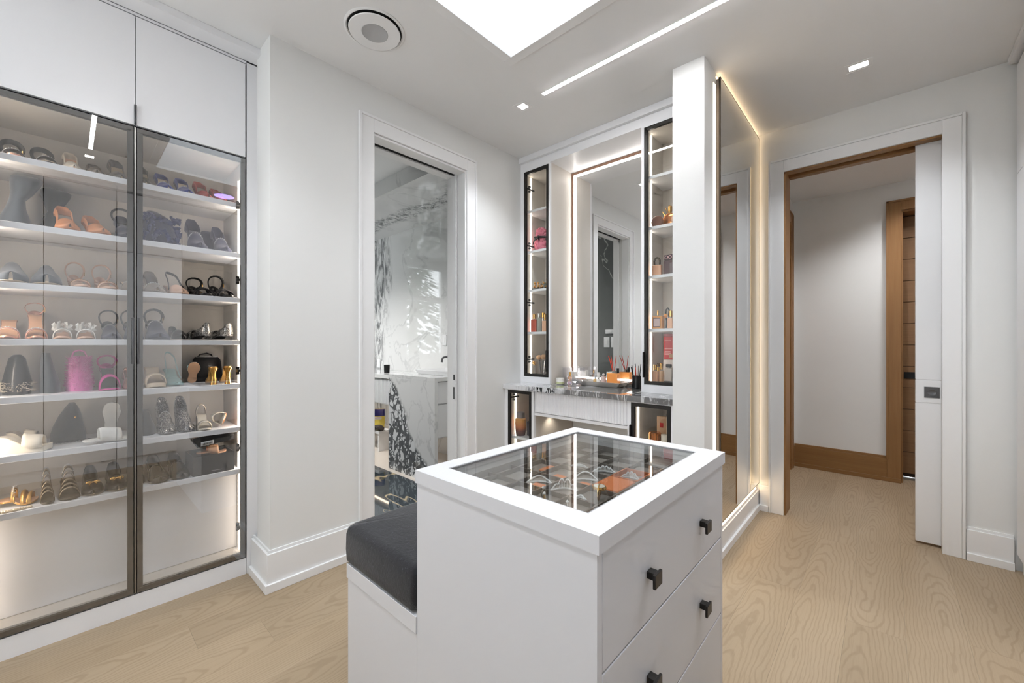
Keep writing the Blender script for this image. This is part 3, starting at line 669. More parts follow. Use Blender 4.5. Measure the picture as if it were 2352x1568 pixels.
# ------------------------------------------------------------------ wardrobes opposite
def wardrobe(y0, y1, label, split=None, open_=False):
    r = root('wardrobe', label, 'wardrobe', (0.8, (y0 + y1) / 2, 0), group='white wardrobes opposite the shoe cabinet')
    y0 += 0.0015; y1 -= 0.0015
    if not open_:
        mesh('carcass', B(0.535, 1.115, y0, y1, 0.0, 2.715), CABWHITE, r, w=True)
        for (a, b) in ([(y0, y1)] if split is None else [(y0, split), (split, y1)]):
            mesh('door', B(0.51, 0.532, a + 0.0015, b - 0.0015, 0.10, 2.12), CABWHITE, r, w=True, bev=0.001)
            mesh('upper_door', B(0.51, 0.532, a + 0.0015, b - 0.0015, 2.125, 2.70), CABWHITE, r, w=True, bev=0.001)
        mesh('gap_backing', B(0.532, 0.536, y0, y1, 0.09, 2.71), GAP, r, w=True)
    else:
        m = MB().box(0.53, 1.115, y0, y0 + 0.018, 0, 2.715).box(0.53, 1.115, y1 - 0.018, y1, 0, 2.715).box(1.10, 1.115, y0, y1, 0, 2.715).box(0.53, 1.1, y0, y1, 0, 0.1).box(0.53, 1.1, y0, y1, 2.12, 2.715)
        mesh('carcass', m, pbr('smoked_oak_lining', (58, 52, 48), 0.6), r, w=True)
        mesh('upper_door', B(0.51, 0.529, y0, y1, 2.125, 2.70), CABWHITE, r, w=True, bev=0.001)
        for z in (0.42, 0.80, 1.70): mesh('shelf', B(0.56, 1.098, y0 + 0.02, y1 - 0.02, z, z + 0.02), pbr('smoked_oak_lining', (58, 52, 48)), r, w=True)
        mesh('rail', MB().cyl((0.8, y0 + 0.02, 1.62), (0.8, y1 - 0.02, 1.62), 0.012), GUNM, r, w=True)
    mesh('kick', B(0.53, 0.545, y0, y1, 0, 0.095), CABWHITE, r, w=True)
    mesh('crown', B(0.48, 1.115, y0, y1, 2.716, 2.7495), CABWHITE, r, w=True)
wardrobe(-1.70, -0.95, 'white wardrobe in the corner by the added rear window')
wardrobe(-0.95, -0.134, 'white double wardrobe behind the viewer', -0.50)
wardrobe(-0.134, 0.333, 'narrow white wardrobe facing the glazed shoe cabinet')
wardrobe(0.333, 0.832, 'white wardrobe next to the open dark bay')
wardrobe(0.832, 1.44, 'open wardrobe bay lined in smoked oak', open_=True)
wardrobe(1.44, 2.10, 'white wardrobe past the open dark bay')
wardrobe(2.10, 2.76, 'white wardrobe facing the tall backlit mirror')
wardrobe(2.76, 3.425, 'white wardrobe at the hall doorway wall')

# ------------------------------------------------------------------ island with display top and bench seat
IX0, IX1, IY0, IY1, IZ = -0.965, -0.386, 0.655, 1.440, 0.87
isl = root('dressing_island', 'white island with glass display top and black pulls', 'island', ((IX0 + IX1) / 2, (IY0 + IY1) / 2, 0))
gx0, gx1, gy0, gy1 = IX0 + 0.055, IX1 - 0.068, IY0 + 0.073, IY1 - 0.062
m = MB().frame(IX0, IX1, IY0, IY1, IZ - 0.036, IZ, 0.05, 2)
m = MB()
for a in ((IX0, IX1, IY0, gy0), (IX0, IX1, gy1, IY1), (IX0, gx0, gy0, gy1), (gx1, IX1, gy0, gy1)): m.box(*a, IZ - 0.036, IZ)
mesh('top_frame', m, ISLEW, isl, w=True)
mesh('glass_top', B(gx0 + 0.0005, gx1 - 0.0005, gy0 + 0.0005, gy1 - 0.0005, IZ - 0.012, IZ - 0.004), TABLEGLASS, isl, w=True)
mesh('glass_bead', MB().frame(gx0, gx1, gy0, gy1, IZ - 0.004, IZ - 0.001, 0.004, 2), pbr('grey_bead', (150, 150, 152)), isl, w=True)
bx0, bx1, by0, by1 = IX0 + 0.004, IX1 - 0.006, IY0 + 0.0035, IY1 - 0.004
TZ = 0.812
m = MB().box(bx0, bx1 - 0.02, by0, by1, 0.0, TZ - 0.012)
m.box(bx0, gx0, by0, by1, TZ - 0.012, IZ - 0.0365).box(gx1, bx1 - 0.02, by0, by1, TZ - 0.012, IZ - 0.0365).box(gx0, gx1, by0, gy0, TZ - 0.012, IZ - 0.0365).box(gx0, gx1, gy1, by1, TZ - 0.012, IZ - 0.0365)
m.box(bx1 - 0.02, bx1, by0, by0 + 0.0016, 0, IZ - 0.0365)
mesh('body', m, ISLEW, isl, w=True)
for ya in (by0 + 0.0017, by1 - 0.018): mesh('corner_stile', B(bx1 - 0.02, bx1, ya, ya + 0.0163, 0, IZ - 0.037), ISLEW, isl, w=True, bev=0.0008)
mesh('drawer_gap', B(bx1 - 0.0199, bx1 - 0.0185, by0 + 0.018, by1 - 0.018, 0.02, IZ - 0.04), pbr('shadow_grey', (90, 90, 92), 0.7), isl, w=True)
for z0, z1 in ((0.604, 0.832), (0.360, 0.600), (0.116, 0.356)):
    dw = mesh('drawer_front', MB().box(bx1 - 0.0184, bx1 + 0.0005, by0 + 0.0195, by1 - 0.0195, z0, z1), ISLEW, isl, w=True, bev=0.002)
    zc = z1 - 0.127
    for yy in (0.877, 1.224):
        p = MB().box(bx1 + 0.0005, bx1 + 0.022, yy - 0.011, yy + 0.011, zc - 0.003, zc + 0.013)
        p.box(bx1 + 0.018, bx1 + 0.0245, yy - 0.019, yy + 0.019, zc - 0.017, zc + 0.014)
        mesh('pull', p, BLACKM, dw, w=True, bev=0.0012)
# velvet tray under the glass
TAUPE = pbr('taupe_velvet', (112, 100, 92), 0.85, var=0.08, scale=60, sheen=0.5)
ORANGE = pbr('orange_leather', (206, 112, 52), 0.55, var=0.04, scale=60, bump=0.1, bscale=300)
mesh('tray', B(gx0 + 0.001, gx1 - 0.001, gy0 + 0.001, gy1 - 0.001, TZ - 0.011, TZ), TAUPE, isl, w=True)
DXS = (-0.87, -0.785, -0.6975, -0.610, -0.5225); DYS = (0.785, 0.882, 0.984, 1.097, 1.20, 1.29)
for k, xx in enumerate(DXS): mesh('divider', B(xx - 0.002, xx + 0.002, gy0 + 0.004, gy1 - 0.004, TZ + 0.0003, TZ + 0.014), pbr('taupe_divider', (106, 95, 87), 0.7), isl, w=True)
for yy in DYS: mesh('divider', B(gx0 + 0.004, gx1 - 0.004, yy - 0.002, yy + 0.002, TZ + 0.0003, TZ + 0.0132), pbr('taupe_divider', (106, 95, 87)), isl, w=True)
for (x0, x1, y0, y1, hh_) in ((-0.607, -0.5255, 0.987, 1.094, 0.016), (-0.745, -0.702, 0.987, 1.018, 0.010), (-0.745, -0.702, 0.886, 0.916, 0.010), (-0.652, -0.613, 0.987, 1.012, 0.010), (-0.82, -0.79, 1.02, 1.08, 0.008), (-0.516, -0.47, 0.80, 0.87, 0.010)):
    mesh('leather_pad', B(x0, x1, y0, y1, TZ + 0.0005, TZ + hh_), ORANGE, isl, w=True, bev=0.003)
mesh('leather_edge', MB().frame(-0.6075, -0.525, 1.0995, 1.1975, TZ + 0.0005, TZ + 0.016, 0.004, 2), ORANGE, isl, w=True)
mesh('tray_lining', MB().frame(gx0 + 0.0005, gx1 - 0.0005, gy0 + 0.0005, gy1 - 0.0005, TZ + 0.0003, IZ - 0.038, 0.003, 2), TAUPE, isl, w=True)
# bench seat
BX0 = -1.372
bn2 = root('island_bench', 'white upholstered bench seat built against the island', 'bench', ((BX0 + IX0) / 2, 1.04, 0))
mesh('base', B(BX0, IX0 + 0.0035, by0, by1, 0.0, 0.462), ISLEW, bn2, w=True)
mesh('seat_rail', MB().box(BX0 - 0.003, IX0 + 0.0035, by0 - 0.004, by1 + 0.004, 0.415, 0.463), ISLEW, bn2, w=True, bev=0.001)
def cushion():
    x0, x1, y0, y1, z0, z1 = BX0 - 0.018, IX0 + 0.001, IY0 - 0.004, IY1 + 0.006, 0.4635, 0.594
    m = MB(); rings = []
    def ring(d, z, amp=0.0):
        r = 0.022; pts = []
        for (cx, cy, a0) in ((x1 - r - d, y0 + r + d, -PI / 2), (x1 - r - d, y1 - r - d, 0), (x0 + r + d, y1 - r - d, PI / 2), (x0 + r + d, y0 + r + d, PI)):
            for k in range(6):
                a = a0 + k / 5 * PI / 2
                pts.append((cx + r * math.cos(a), cy + r * math.sin(a), z + amp * math.sin(5 * a + cx * 20)))
        return pts
    for d, z in ((0.010, z0), (0.002, z0 + 0.012), (0.0, z0 + 0.05), (0.001, z1 - 0.03), (0.006, z1 - 0.010), (0.016, z1 - 0.002), (0.03, z1 + 0.001)): rings.append(ring(d, z, 0.0012))
    rings.append([((p[0] + (x0 + x1) / 2) / 2, (p[1] + (y0 + y1) / 2) / 2, z1 + 0.006) for p in rings[-1]])
    m.loft(rings); return m
def velvet():
    t = NT('charcoal_velvet'); c = t.obj()
    f = t.noise(c, 9, 4, 0.6); g = t.noise(c, 160, 3, 0.7)
    base = t.mix(f, lin((12, 12, 15)), lin((26, 26, 32))); base = t.mix(t.sstep(g, 0.60, 0.72), base, lin((66, 66, 76)))
    t.bsdf(base, 0.8, sheen=0.25, normal=t.bump(t.math('ADD', t.noise(c, 28, 5), t.noise(c, 120, 3)), 0.5, 0.0025)); return t.m
mesh('cushion', cushion(), velvet(), bn2, w=True, sharp=60)

# ------------------------------------------------------------------ vanity alcove
def glazed_cabinet(name, label, x0, x1, yf, yb, z0, z1, dx0, dx1, dz0, dz1, shelves, hinge_left, handle, face=0.02):
    r = root(name, label, 'cabinet', ((x0 + x1) / 2, (yf + yb) / 2, z0))
    m = MB().box(x0, x1, yb - 0.012, yb, z0, z1).box(x0, x0 + 0.016, yf + face, yb - 0.012, z0, z1).box(x1 - 0.016, x1, yf + face, yb - 0.012, z0, z1)
    m.box(x0 + 0.016, x1 - 0.016, yf + face, yb - 0.012, z0, max(z0 + 0.016, dz0 + 0.002)).box(x0 + 0.016, x1 - 0.016, yf + face, yb - 0.012, dz1 - 0.002, z1)
    mesh('carcass', m, INNER, r, w=True)
    m = MB().box(x0, dx0 - 0.0015, yf, yf + face, z0, z1).box(dx1 + 0.0015, x1, yf, yf + face, z0, z1)
    if dz0 - z0 > 0.003: m.box(dx0 - 0.0015, dx1 + 0.0015, yf, yf + face, z0, dz0 - 0.0015)
    if z1 - dz1 > 0.003: m.box(dx0 - 0.0015, dx1 + 0.0015, yf, yf + face, dz1 + 0.0015, z1)
    mesh('face_frame', m, CABWHITE, r, w=True)
    for z in shelves: mesh('shelf', B(x0 + 0.0165, x1 - 0.0165, yf + 0.045, yb - 0.0125, z - 0.02, z), CABWHITE, r, w=True, bev=0.001)
    zs = [dz0 + 0.004] + sorted(shelves) + [dz1 - 0.004]
    for a, b in zip(zs[:-1], zs[1:]):
        mesh('light_strip', B(x0 + 0.0162, x0 + 0.021, yf + 0.105, yf + 0.117, a + 0.006, b - (0.026 if b != zs[-1] else 0.006)), COOLLED, r, w=True)
    dr = mesh('door', MB().frame(dx0, dx1, yf, yf + 0.018, dz0, dz1, 0.022, 1), BLACKM, r, w=True, bev=0.001)
    mesh('pane', B(dx0 + 0.021, dx1 - 0.021, yf + 0.008, yf + 0.012, dz0 + 0.021, dz1 - 0.021), PANE, dr, w=True)
    hx = dx0 + 0.026 if hinge_left else dx1 - 0.026
    n = 4 if dz1 - dz0 > 1 else 2
    for k in range(n):
        zz = dz0 + (dz1 - dz0) * (0.08 + 0.84 * k / (n - 1)) if n > 1 else dz0
        mesh('hinge', MB().box(hx - 0.006, hx + 0.004, yf + 0.018, yf + 0.10, zz - 0.006, zz + 0.008).box(hx - 0.006, hx + 0.006, yf + 0.03, yf + 0.05, zz - 0.026, zz - 0.012).box(hx - 0.006, hx + 0.006, yf + 0.03, yf + 0.05, zz + 0.014, zz + 0.028), BLACKM, dr, w=True, bev=0.001)
    if handle:
        za, zb = handle; xx = dx1 - 0.008 if hinge_left else dx0 + 0.001
        mesh('handle', MB().box(xx - 0.004, xx + 0.004, yf - 0.022, yf + 0.002, za, zb), BLACKM, dr, w=True, bev=0.001)
    return r
US = [1.318, 1.668, 1.990, 2.325]
glazed_cabinet('display_cabinet', 'narrow tall glazed cabinet on the counter beside the bathroom door wall', -2.249, -1.945, 2.56, 2.884, 0.9005, 2.704, -2.212, -1.960, 0.955, 2.632, US, True, (1.0, 1.165))
glazed_cabinet('display_cabinet', 'narrow tall glazed cabinet on the counter against the end wall', -1.192, -0.8835, 2.56, 2.884, 0.9005, 2.704, -1.172, -0.922, 0.955, 2.632, US, False, (1.0, 1.165))
glazed_cabinet('base_cabinet', 'glazed base cabinet below the counter beside the bathroom door wall', -2.249, -1.945, 2.365, 2.884, 0.09, 0.8645, -2.212, -1.972, 0.11, 0.856, [0.487], True, None)
glazed_cabinet('base_cabinet', 'glazed base cabinet below the counter against the end wall', -1.192, -0.8835, 2.365, 2.884, 0.09, 0.8645, -1.168, -0.922, 0.11, 0.856, [0.585], False, (0.55, 0.72))
for a, b in ((-2.249, -1.945), (-1.192, -0.8835)): struct('trim_4', B(a, b, 2.40, 2.88, 0.0, 0.089), CABWHITE, 'white plinth below a glazed base cabinet', 'plinth')
struct('trim_5', B(-1.9445, -1.1925, 2.56, 2.884, 2.642, 2.704), CABWHITE, 'white header above the lit vanity mirror', 'header')
ct = root('vanity_countertop', 'black grey and white marble countertop across the vanity', 'countertop', (-1.57, 2.61, 0.865))
for a, b in ((-2.249, -1.206), (-1.200, -0.8835)): mesh('slab', B(a, b, 2.345, 2.884, 0.865, 0.90), COUNTER, ct, w=True, bev=0.0012)
mesh('joint', B(-1.206, -1.200, 2.3455, 2.884, 0.865, 0.8998), pbr('pale_joint', (214, 212, 208), .3), ct, w=True)
dk = root('ribbed_vanity_unit', 'white ribbed vanity unit hung under the marble countertop', 'vanity', (-1.57, 2.6, 0.68))
mesh('case', MB().box(-1.944, -1.193, 2.372, 2.884, 0.684, 0.705).box(-1.944, -1.193, 2.86, 2.884, 0.706, 0.8645).box(-1.944, -1.93, 2.385, 2.86, 0.706, 0.8645).box(-1.207, -1.193, 2.385, 2.86, 0.706, 0.8645), CABWHITE, dk, w=True)
mesh('front', B(-1.941, -1.196, 2.372, 2.39, 0.709, 0.862), CABWHITE, dk, w=True)
m = MB(); n = 34
for k in range(n):
    x0 = -1.941 + 0.745 * k / n; x1 = x0 + 0.745 / n * 0.93
    m.prism([(x0, 0), (x0 + 0.004, -0.005), (x1 - 0.004, -0.005), (x1, 0)], 0.153, lambda x, y, z: (x, 2.372 + y, 0.709 + z))
mesh('ribbed_front', m, CABWHITE, dk, w=True, kind='stuff')
mesh('puck_light', MB().lathe([(0.02, 0.0), (0.02, -0.004), (0.016, -0.005)], 24, (-1.90, 2.55, 0.684)), TRIMW, dk, w=True)
lamp('puck_beam', (-1.90, 2.55, 0.672), 0.8, (1.0, 0.88, 0.72), 0.02, spot=math.radians(130))

vm = root('vanity_mirror', 'tall vanity mirror with an inset warm light border', 'mirror', (-1.57, 2.88, 0.93))
mx0, mx1, mz0, mz1 = -1.9435, -1.1935, 0.915, 2.640
mesh('edge', MB().frame(mx0, mx1, 2.858, 2.884, mz0, mz1, 0.022, 1), BRONZE, vm, w=True)
mesh('light_border', MB().frame(mx0 + 0.0225, mx1 - 0.0225, 2.857, 2.866, mz0 + 0.0225, mz1 - 0.0225, 0.012, 1), MIRLED, vm, w=True)
mesh('mirror_glass', B(mx0 + 0.022, mx1 - 0.022, 2.867, 2.872, mz0 + 0.022, mz1 - 0.022), MIRROR, vm, w=True)
fm = root('wall_mirror', 'full height frameless mirror glowing amber around its edges', 'mirror', (-0.70, 2.96, 0.19))
fy0, fy1, fz0, fz1 = 2.490, 3.430, 0.200, 2.722
mesh('backing', B(-0.7145, -0.700, fy0 + 0.004, fy1 - 0.004, fz0 + 0.004, fz1 - 0.004), pbr('mirror_backing', (120, 112, 104)), fm, w=True)
mesh('rim', MB().frame(-0.700, -0.690, fy0, fy1, fz0, fz1, 0.004, 0), pbr('dark_rim', (46, 42, 38), 0.4, 0.5), fm, w=True)
mesh('mirror_glass', B(-0.6998, -0.6905, fy0 + 0.004, fy1 - 0.004, fz0 + 0.004, fz1 - 0.004), MIRROR, fm, w=True)
for bx in ((fy0 - 0.050, fy0 - 0.012, fz0 - 0.02, fz1 - 0.045), (fy1 + 0.003, fy1 + 0.010, fz0 - 0.01, fz1), (fy0, fy1, fz0 - 0.040, fz0 - 0.010), (fy0, fy1, fz1 + 0.004, fz1 + 0.014)):
    mesh('light_strip', B(-0.7148, -0.7115, bx[0], bx[1], bx[2], bx[3]), HALO if bx[0] != fy0 - 0.050 else glow('warm_led_bright', (1.0, 0.80, 0.56), 4.0), fm, w=True)
# ------------------------------------------------------------------ shoes
def interp(tab, t):
    for (a, va), (b, vb) in zip(tab[:-1], tab[1:]):
        if t <= b: 
            f = (t - a) / (b - a); return va + (vb - va) * f
    return tab[-1][1]
def sm(a, b, x):
    x = max(0.0, min(1.0, (x - a) / (b - a))); return x * x * (3 - 2 * x)
TS = [0, .012, .035, .07, .12, .2, .3, .4, .5, .58, .66, .74, .82, .88, .93, .965, .985, 1.0]
def shoe(name, label, loc, rz=0.0, group=None, L=0.235, W=0.078, heel=0.07, toe='point', style='pump', upper=None, insole=None, solem=None,
         strap=None, ankle=None, trim=None, bow=None, hshape='stiletto', hm=None, plat=0.0, hv=0.046, tv=0.58, shaft=0.15, tilt=0.0, roll=0.0, band=None, flower=None, cback=0.052):
    W *= 0.98 if loc[2] > 1.2 else 0.88
    if abs(rz) < 1: rz *= 0.4 if loc[2] > 1.3 else 0.12
    r = root(name, label, 'shoe', loc, rz, group, rx=roll, ry=tilt)
    tip = {'point': 0.34, 'almond': 0.5, 'round': 0.72, 'square': 0.86}[toe]
    HW = [(0, 0.04), (.012, .26), (.035, .44), (.07, .58), (.12, .70), (.2, .72), (.3, .66), (.4, .63), (.5, .72), (.58, .84), (.66, .95), (.74, 1.0), (.82, .94), (.88, .60 + .36 * tip), (.93, .36 + .50 * tip), (.965, .2 + .5 * tip), (.985, .10 + .42 * tip), (1.0, .03 + .12 * tip)]
    hw = lambda t: interp(HW, t) * W / 2
    zs = lambda t: plat + (heel - plat) * (1 - sm(0.20, 0.70, t)) + 0.006 * sm(0.86, 1.0, t) if heel > 0.03 else 0.004 + heel * (1 - sm(.3, .6, t)) * 0.5 + 0.004 * sm(.86, 1, t)
    X = lambda t: (t - 0.5) * L
    th = 0.005
    ts = TS
    def slab(z0f, z1f, k): return MB().loft([[(X(t), -hw(t) * k, z0f(t)), (X(t), hw(t) * k, z0f(t)), (X(t), hw(t) * k, z1f(t)), (X(t), -hw(t) * k, z1f(t))] for t in ts])
    solem = solem or upper; insole = insole or upper; hm = hm or solem
    base0 = (lambda t: zs(t) - (plat if t > 0.45 else plat * sm(0.2, 0.45, t))) if plat else zs
    mesh('sole', slab(base0, lambda t: zs(t) + th, 1.0), solem, r)
    mesh('insole', slab(lambda t: zs(t) + th, lambda t: zs(t) + th + 0.0025, 0.93), insole, r)
    if heel > 0.03:
        xh = X(0.09)
        prof = {'stiletto': ((0.024, 1.0), (0.017, 0.82), (0.0085, 0.5), (0.0058, 0.1), (0.007, 0.0)), 'block': ((0.026, 1.0), (0.024, 0.8), (0.021, 0.4), (0.021, 0.0)), 'flare': ((0.025, 1.0), (0.013, 0.7), (0.011, 0.4), (0.016, 0.0))}.get(hshape)
        if hshape == 'wedge':
            mesh('heel', MB().loft([[(X(t), -hw(t) * .94, 0.0), (X(t), hw(t) * .94, 0.0), (X(t), hw(t) * .97, zs(t)), (X(t), -hw(t) * .97, zs(t))] for t in (.02, .05, .1, .2, .3, .4, .5, .6, .66)]), hm, r)
        else:
            mesh('heel', MB().loft([[(xh + q * math.cos(2 * PI * k / 14) - 0.006 * (1 - f), q * 0.92 * math.sin(2 * PI * k / 14), f * (heel + 0.001)) for k in range(14)] for q, f in prof]), hm, r)
    def arc(t, h, n=12, k=1.02, lo=0.0):
        w = hw(t) * k; z = zs(t) + th * 0.4
        return [(X(t), w * math.cos(lo + (PI - 2 * lo) * i / n), z + h * (max(0.0, math.sin(lo + (PI - 2 * lo) * i / n)) ** 0.75)) for i in range(n + 1)]
    hh = lambda t: hv * (0.40 + 0.60 * (1 - sm(tv, 1.02, t)))
    if style in ('pump', 'sling', 'mule', 'flat', 'clog', 'boot'):
        tt = [tv + (1 - tv) * q for q in (0, .12, .25, .4, .55, .7, .82, .9, .95, .98, 1.0)]
        rows = []
        for j, t in enumerate(tt):
            a = arc(t, hh(t))
            if j == 0:   # curved throat line
                a = [(x - 0.016 * (1 - math.sin(PI * i / 12)) + 0.004, y, z) for i, (x, y, z) in enumerate(a)]
            rows.append(a)
        mesh('vamp', MB().grid(rows), upper, r, solid=0.0022, sharp=70)
    if style in ('pump', 'flat', 'boot') or cback < 0 :
        path = [(t, 1) for t in (.60, .5, .4, .3, .2, .12, .07, .035, .012)] + [(0, 0)] + [(t, -1) for t in (.012, .035, .07, .12, .2, .3, .4, .5, .60)]
        hc = lambda t: abs(cback) * (1 - 0.45 * sm(0.0, 0.17, t) - 0.18 * sm(0.17, 0.5, t))
        rows = []
        for q, kk in ((0, 1.0), (.35, 1.02), (.7, .95), (1.0, .84)):
            rows.append([(X(t) + (0.004 * q if t < .05 else 0), sgn * hw(t) * kk if sgn else 0.0, zs(t) + th * .4 + hc(t) * q) for t, sgn in path])
        mesh('counter', MB().grid(rows), upper, r, solid=0.0024, sharp=70)
    if style == 'boot':
        rings = []
        for f in (0, .15, .35, .6, .85, 1.0):
            z = zs(.15) + 0.045 + (shaft - 0.045) * f; a = 0.047 - 0.008 * math.sin(PI * min(1, f * 1.3)); b = hw(.2) * (1.15 + 0.25 * f)
            xc = X(.24) - 0.004 * f
            rings.append([(xc + a * math.cos(2 * PI * k / 20), b * math.sin(2 * PI * k / 20), z) for k in range(20)])
        mesh('shaft', MB().loft(rings, cap=False), upper, r, solid=0.003, sharp=70)
        mesh('instep', MB().loft([[(X(.24) + .03 + .05 * q + .008 * math.cos(2 * PI * k / 12), hw(.5) * 1.0 * (1 - .2 * (1 - q)) * math.sin(2 * PI * k / 12), zs(.4) + 0.03 + (0.055) * (1 - q) + .03 * math.cos(2 * PI * k / 12)) for k in range(12)] for q in (0, .4, .8, 1.2)]), upper, r, sharp=70)
    for (ta, tb, hb) in (band or ()):
        rows = [arc(ta + (tb - ta) * q, hb * (1 + .12 * math.sin(PI * q))) for q in (0, .2, .4, .6, .8, 1)]
        mesh('strap_band', MB().grid(rows), strap or upper, r, solid=0.003, sharp=70)
    if ankle:
        kind, ah, rad = ankle
        st_ = strap or upper; pts = []
        if kind == 'sling':
            for k in range(15):
                a = PI * k / 14; t = .6 - .62 * math.sin(a); wv = hw(max(.12, t)) * 1.02
                pts.append((X(.6) - L * .60 * math.sin(a), wv * math.cos(a), zs(max(0, t)) + th + .02 + (ah - .02) * math.sin(a)))
            mesh('slingback_strap', MB().tube(pts, rad, 6, flat=(1.6, .6)), st_, r)
        else:
            for k in range(18):
                a = 2 * PI * k / 18
                pts.append((X(.10) + .022 * math.sin(a / 2), .036 * math.sin(a) * (1 - .15 * math.cos(a)), zs(.1) + th + .004 + ah * (.5 - .5 * math.cos(a))))
            mesh('ankle_strap', MB().tube(pts, rad, 6, closed=True, flat=(1.6, .6)), st_, r)
            rows = [[(X(t), s_ * hw(t), zs(t) + th + ah * .45 * q * (1 - 6 * t)) for t, s_ in ((.10, 1), (.07, 1), (.035, 1), (.012, 1), (0, 0), (.012, -1), (.035, -1), (.07, -1), (.10, -1))] for q in (0, .5, 1)]
            mesh('heel_cup', MB().grid(rows), st_, r, solid=0.002, sharp=70)
            mesh('buckle', MB().frame(X(.10) + .010, X(.10) + .026, .034, .038, zs(.1) + ah * .5 - .006, zs(.1) + ah * .5 + .010, .0025, 1), GOLD, r)
    if trim:
        m = MB(); a = arc(tv + 0.02, hh(tv) * 1.03, 22)
        if band and style == 'sandal': a = arc((band[0][0] + band[0][1]) / 2, band[0][2] * 1.16, 22)
        a = [(p[0], p[1], max(p[2], 0.0040)) for p in a]
        for i, p in enumerate(a):
            m.gem(p, 0.0030)
            if i % 2 == 0: m.gem((p[0] + 0.007, p[1] * .97, p[2] + .0015), 0.0026)
            m.gem((p[0] - 0.004, p[1] * 1.01, p[2] + .001), 0.0022)
        mesh('rhinestone_trim', m, trim, r, kind='stuff')
    if bow:
        t = 0.76; z = zs(t) + hh(t) + .006; m = MB()
        for s_ in (1, -1):
            m.ball((X(t), s_ * .014, z), .013, 10, 6, (.45, 1.0, .6))
            m.tube([(X(t), s_ * .004, z), (X(t) + .012, s_ * .014, z - .006)], .003, 6)
        m.ball((X(t) + .003, 0, z + .001), .005, 8, 6)
        mesh('bow', m, bow, r)
    if flower:
        m = MB(); tz = zs(.74) + 0.052; rr = random.Random(11)
        for k in range(16):
            a = 2 * PI * k / 16 + rr.uniform(-.15, .15); R = .034 if k % 2 else .022
            c = Vector((X(.78) + .4 * R * math.sin(a), R * math.cos(a), tz + .45 * R * math.sin(a)))
            d = Vector((.3 * math.sin(a) + .5, math.cos(a), .55 * math.sin(a))).normalized(); s_ = d.cross(Vector((1, 0, .3))).normalized()
            m.add([c - d * .012, c + s_ * .012 + Vector((.006, 0, .003)), c + d * .016, c - s_ * .012 + Vector((.004, 0, -.003)), c + Vector((.009, 0, .005))], [(0, 1, 4), (1, 2, 4), (2, 3, 4), (3, 0, 4), (3, 2, 1, 0)])
        mesh('petals', m, flower, r, kind='stuff')
    return r

def suede(name, c, rough=0.75, **k): return pbr('suede_' + name, c, rough, var=.10, scale=60, bump=.15, bscale=400, sheen=.3, **k)
def leather(name, c, rough=0.35, **k): return pbr('leather_' + name, c, rough, var=.06, scale=30, **k)
BLK = leather('black', (22, 22, 24), .3); NAVY = suede('navy', (26, 30, 58)); BLUE = suede('royal_blue', (44, 62, 140)); GREYB = suede('slate', (44, 52, 62)); CHAR = suede('charcoal', (32, 32, 35))
NUDE = leather('nude', (208, 172, 148)); TAN = leather('tan', (196, 132, 88)); BEIGE = leather('beige', (206, 188, 162)); CREAM = leather('cream', (236, 226, 208)); TAUPEL = leather('taupe', (124, 114, 104), .25)
RED = leather('red', (168, 60, 56)); PINK = suede('orchid', (214, 120, 180)); MAG = leather('magenta', (206, 60, 150), .25); ROSE = pbr('rose_gold', (214, 160, 140), .25, .6); GOLDL = pbr('gold_leather', (206, 160, 92), .3, .7)
MINT = leather('mint', (150, 190, 190)); WHT = leather('white', (238, 236, 230), .4); PEACH = leather('peach', (226, 178, 140)); OLIVE = leather('dark_khaki', (84, 78, 66), .3)
def glitter(name, c):
    t = NT('glitter_' + name); co = t.obj(); vo = t.n('ShaderNodeTexVoronoi'); t.set(vo.inputs['Vector'], co); vo.inputs['Scale'].default_value = 420
    f = t.sep(vo.outputs['Color'])[0]; base = t.mix(t.sstep(f, .55, .75), lin(c), lin((235, 232, 226)))
    t.bsdf(base, .25, .6); return t.m
GLIT = glitter('silver', (96, 92, 88)); GLITD = glitter('dark', (44, 44, 52)); GLITC = glitter('champagne', (214, 200, 178))

def sy(u, x=-2.62):           # shelf position measured along the cabinet
    k = (u - 1176.0) / FPX; dx = -math.sin(YAW) + k * math.cos(YAW); dy = math.cos(YAW) + k * math.sin(YAW)
    return x / dx * dy
def on(shelf, u, x=-2.69): return (x, sy(u, x + 0.06), SHELF[shelf] + 0.0006)

G = 'shoes on the lit shelves'
n_ = 'dress_shoe'
# top shelf
shoe('strap_sandal', 'nude sandal with wide black ankle band at the open end of the top shelf', on(0, 22), .25, G, style='sandal', toe='round', upper=ROSE, insole=NUDE, strap=BLK, heel=.045, hshape='block', ankle=('ankle', .06, .008), band=((.66, .80, .04),), trim=GEM)
shoe('strap_sandal', 'black banded sandal with jewelled buckle beside the cream pump, top shelf', on(0, 88), .35, G, style='sandal', toe='round', upper=BLK, insole=BEIGE, strap=BLK, heel=.045, hshape='block', ankle=('ankle', .055, .008), band=((.66, .78, .04),), trim=GEM)
shoe('court_shoe', 'cream pointed pump with blush lining on the top shelf', on(0, 157), .2, G, upper=CREAM, insole=PEACH, heel=0.085, cback=0.045, toe='point', L=0.2)
shoe('court_shoe', 'taupe pump between the cream and the grey patent pumps, top shelf', on(0, 208), .1, G, upper=TAUPEL, insole=TAUPEL, heel=0.06, toe='almond', cback=0.04, L=0.2)
shoe('court_shoe', 'grey patent pointed pump at the door gap, top shelf', on(0, 262), .2, G, upper=pbr('patent_grey', (96, 92, 88), .12, coat=.6), insole=BEIGE, heel=0.095, cback=0.05, L=0.2)
shoe('court_shoe', 'bronze taupe pump just past the door gap, top shelf', on(0, 336), .1, G, upper=OLIVE, insole=BEIGE, heel=0.095, cback=0.05, L=0.2)
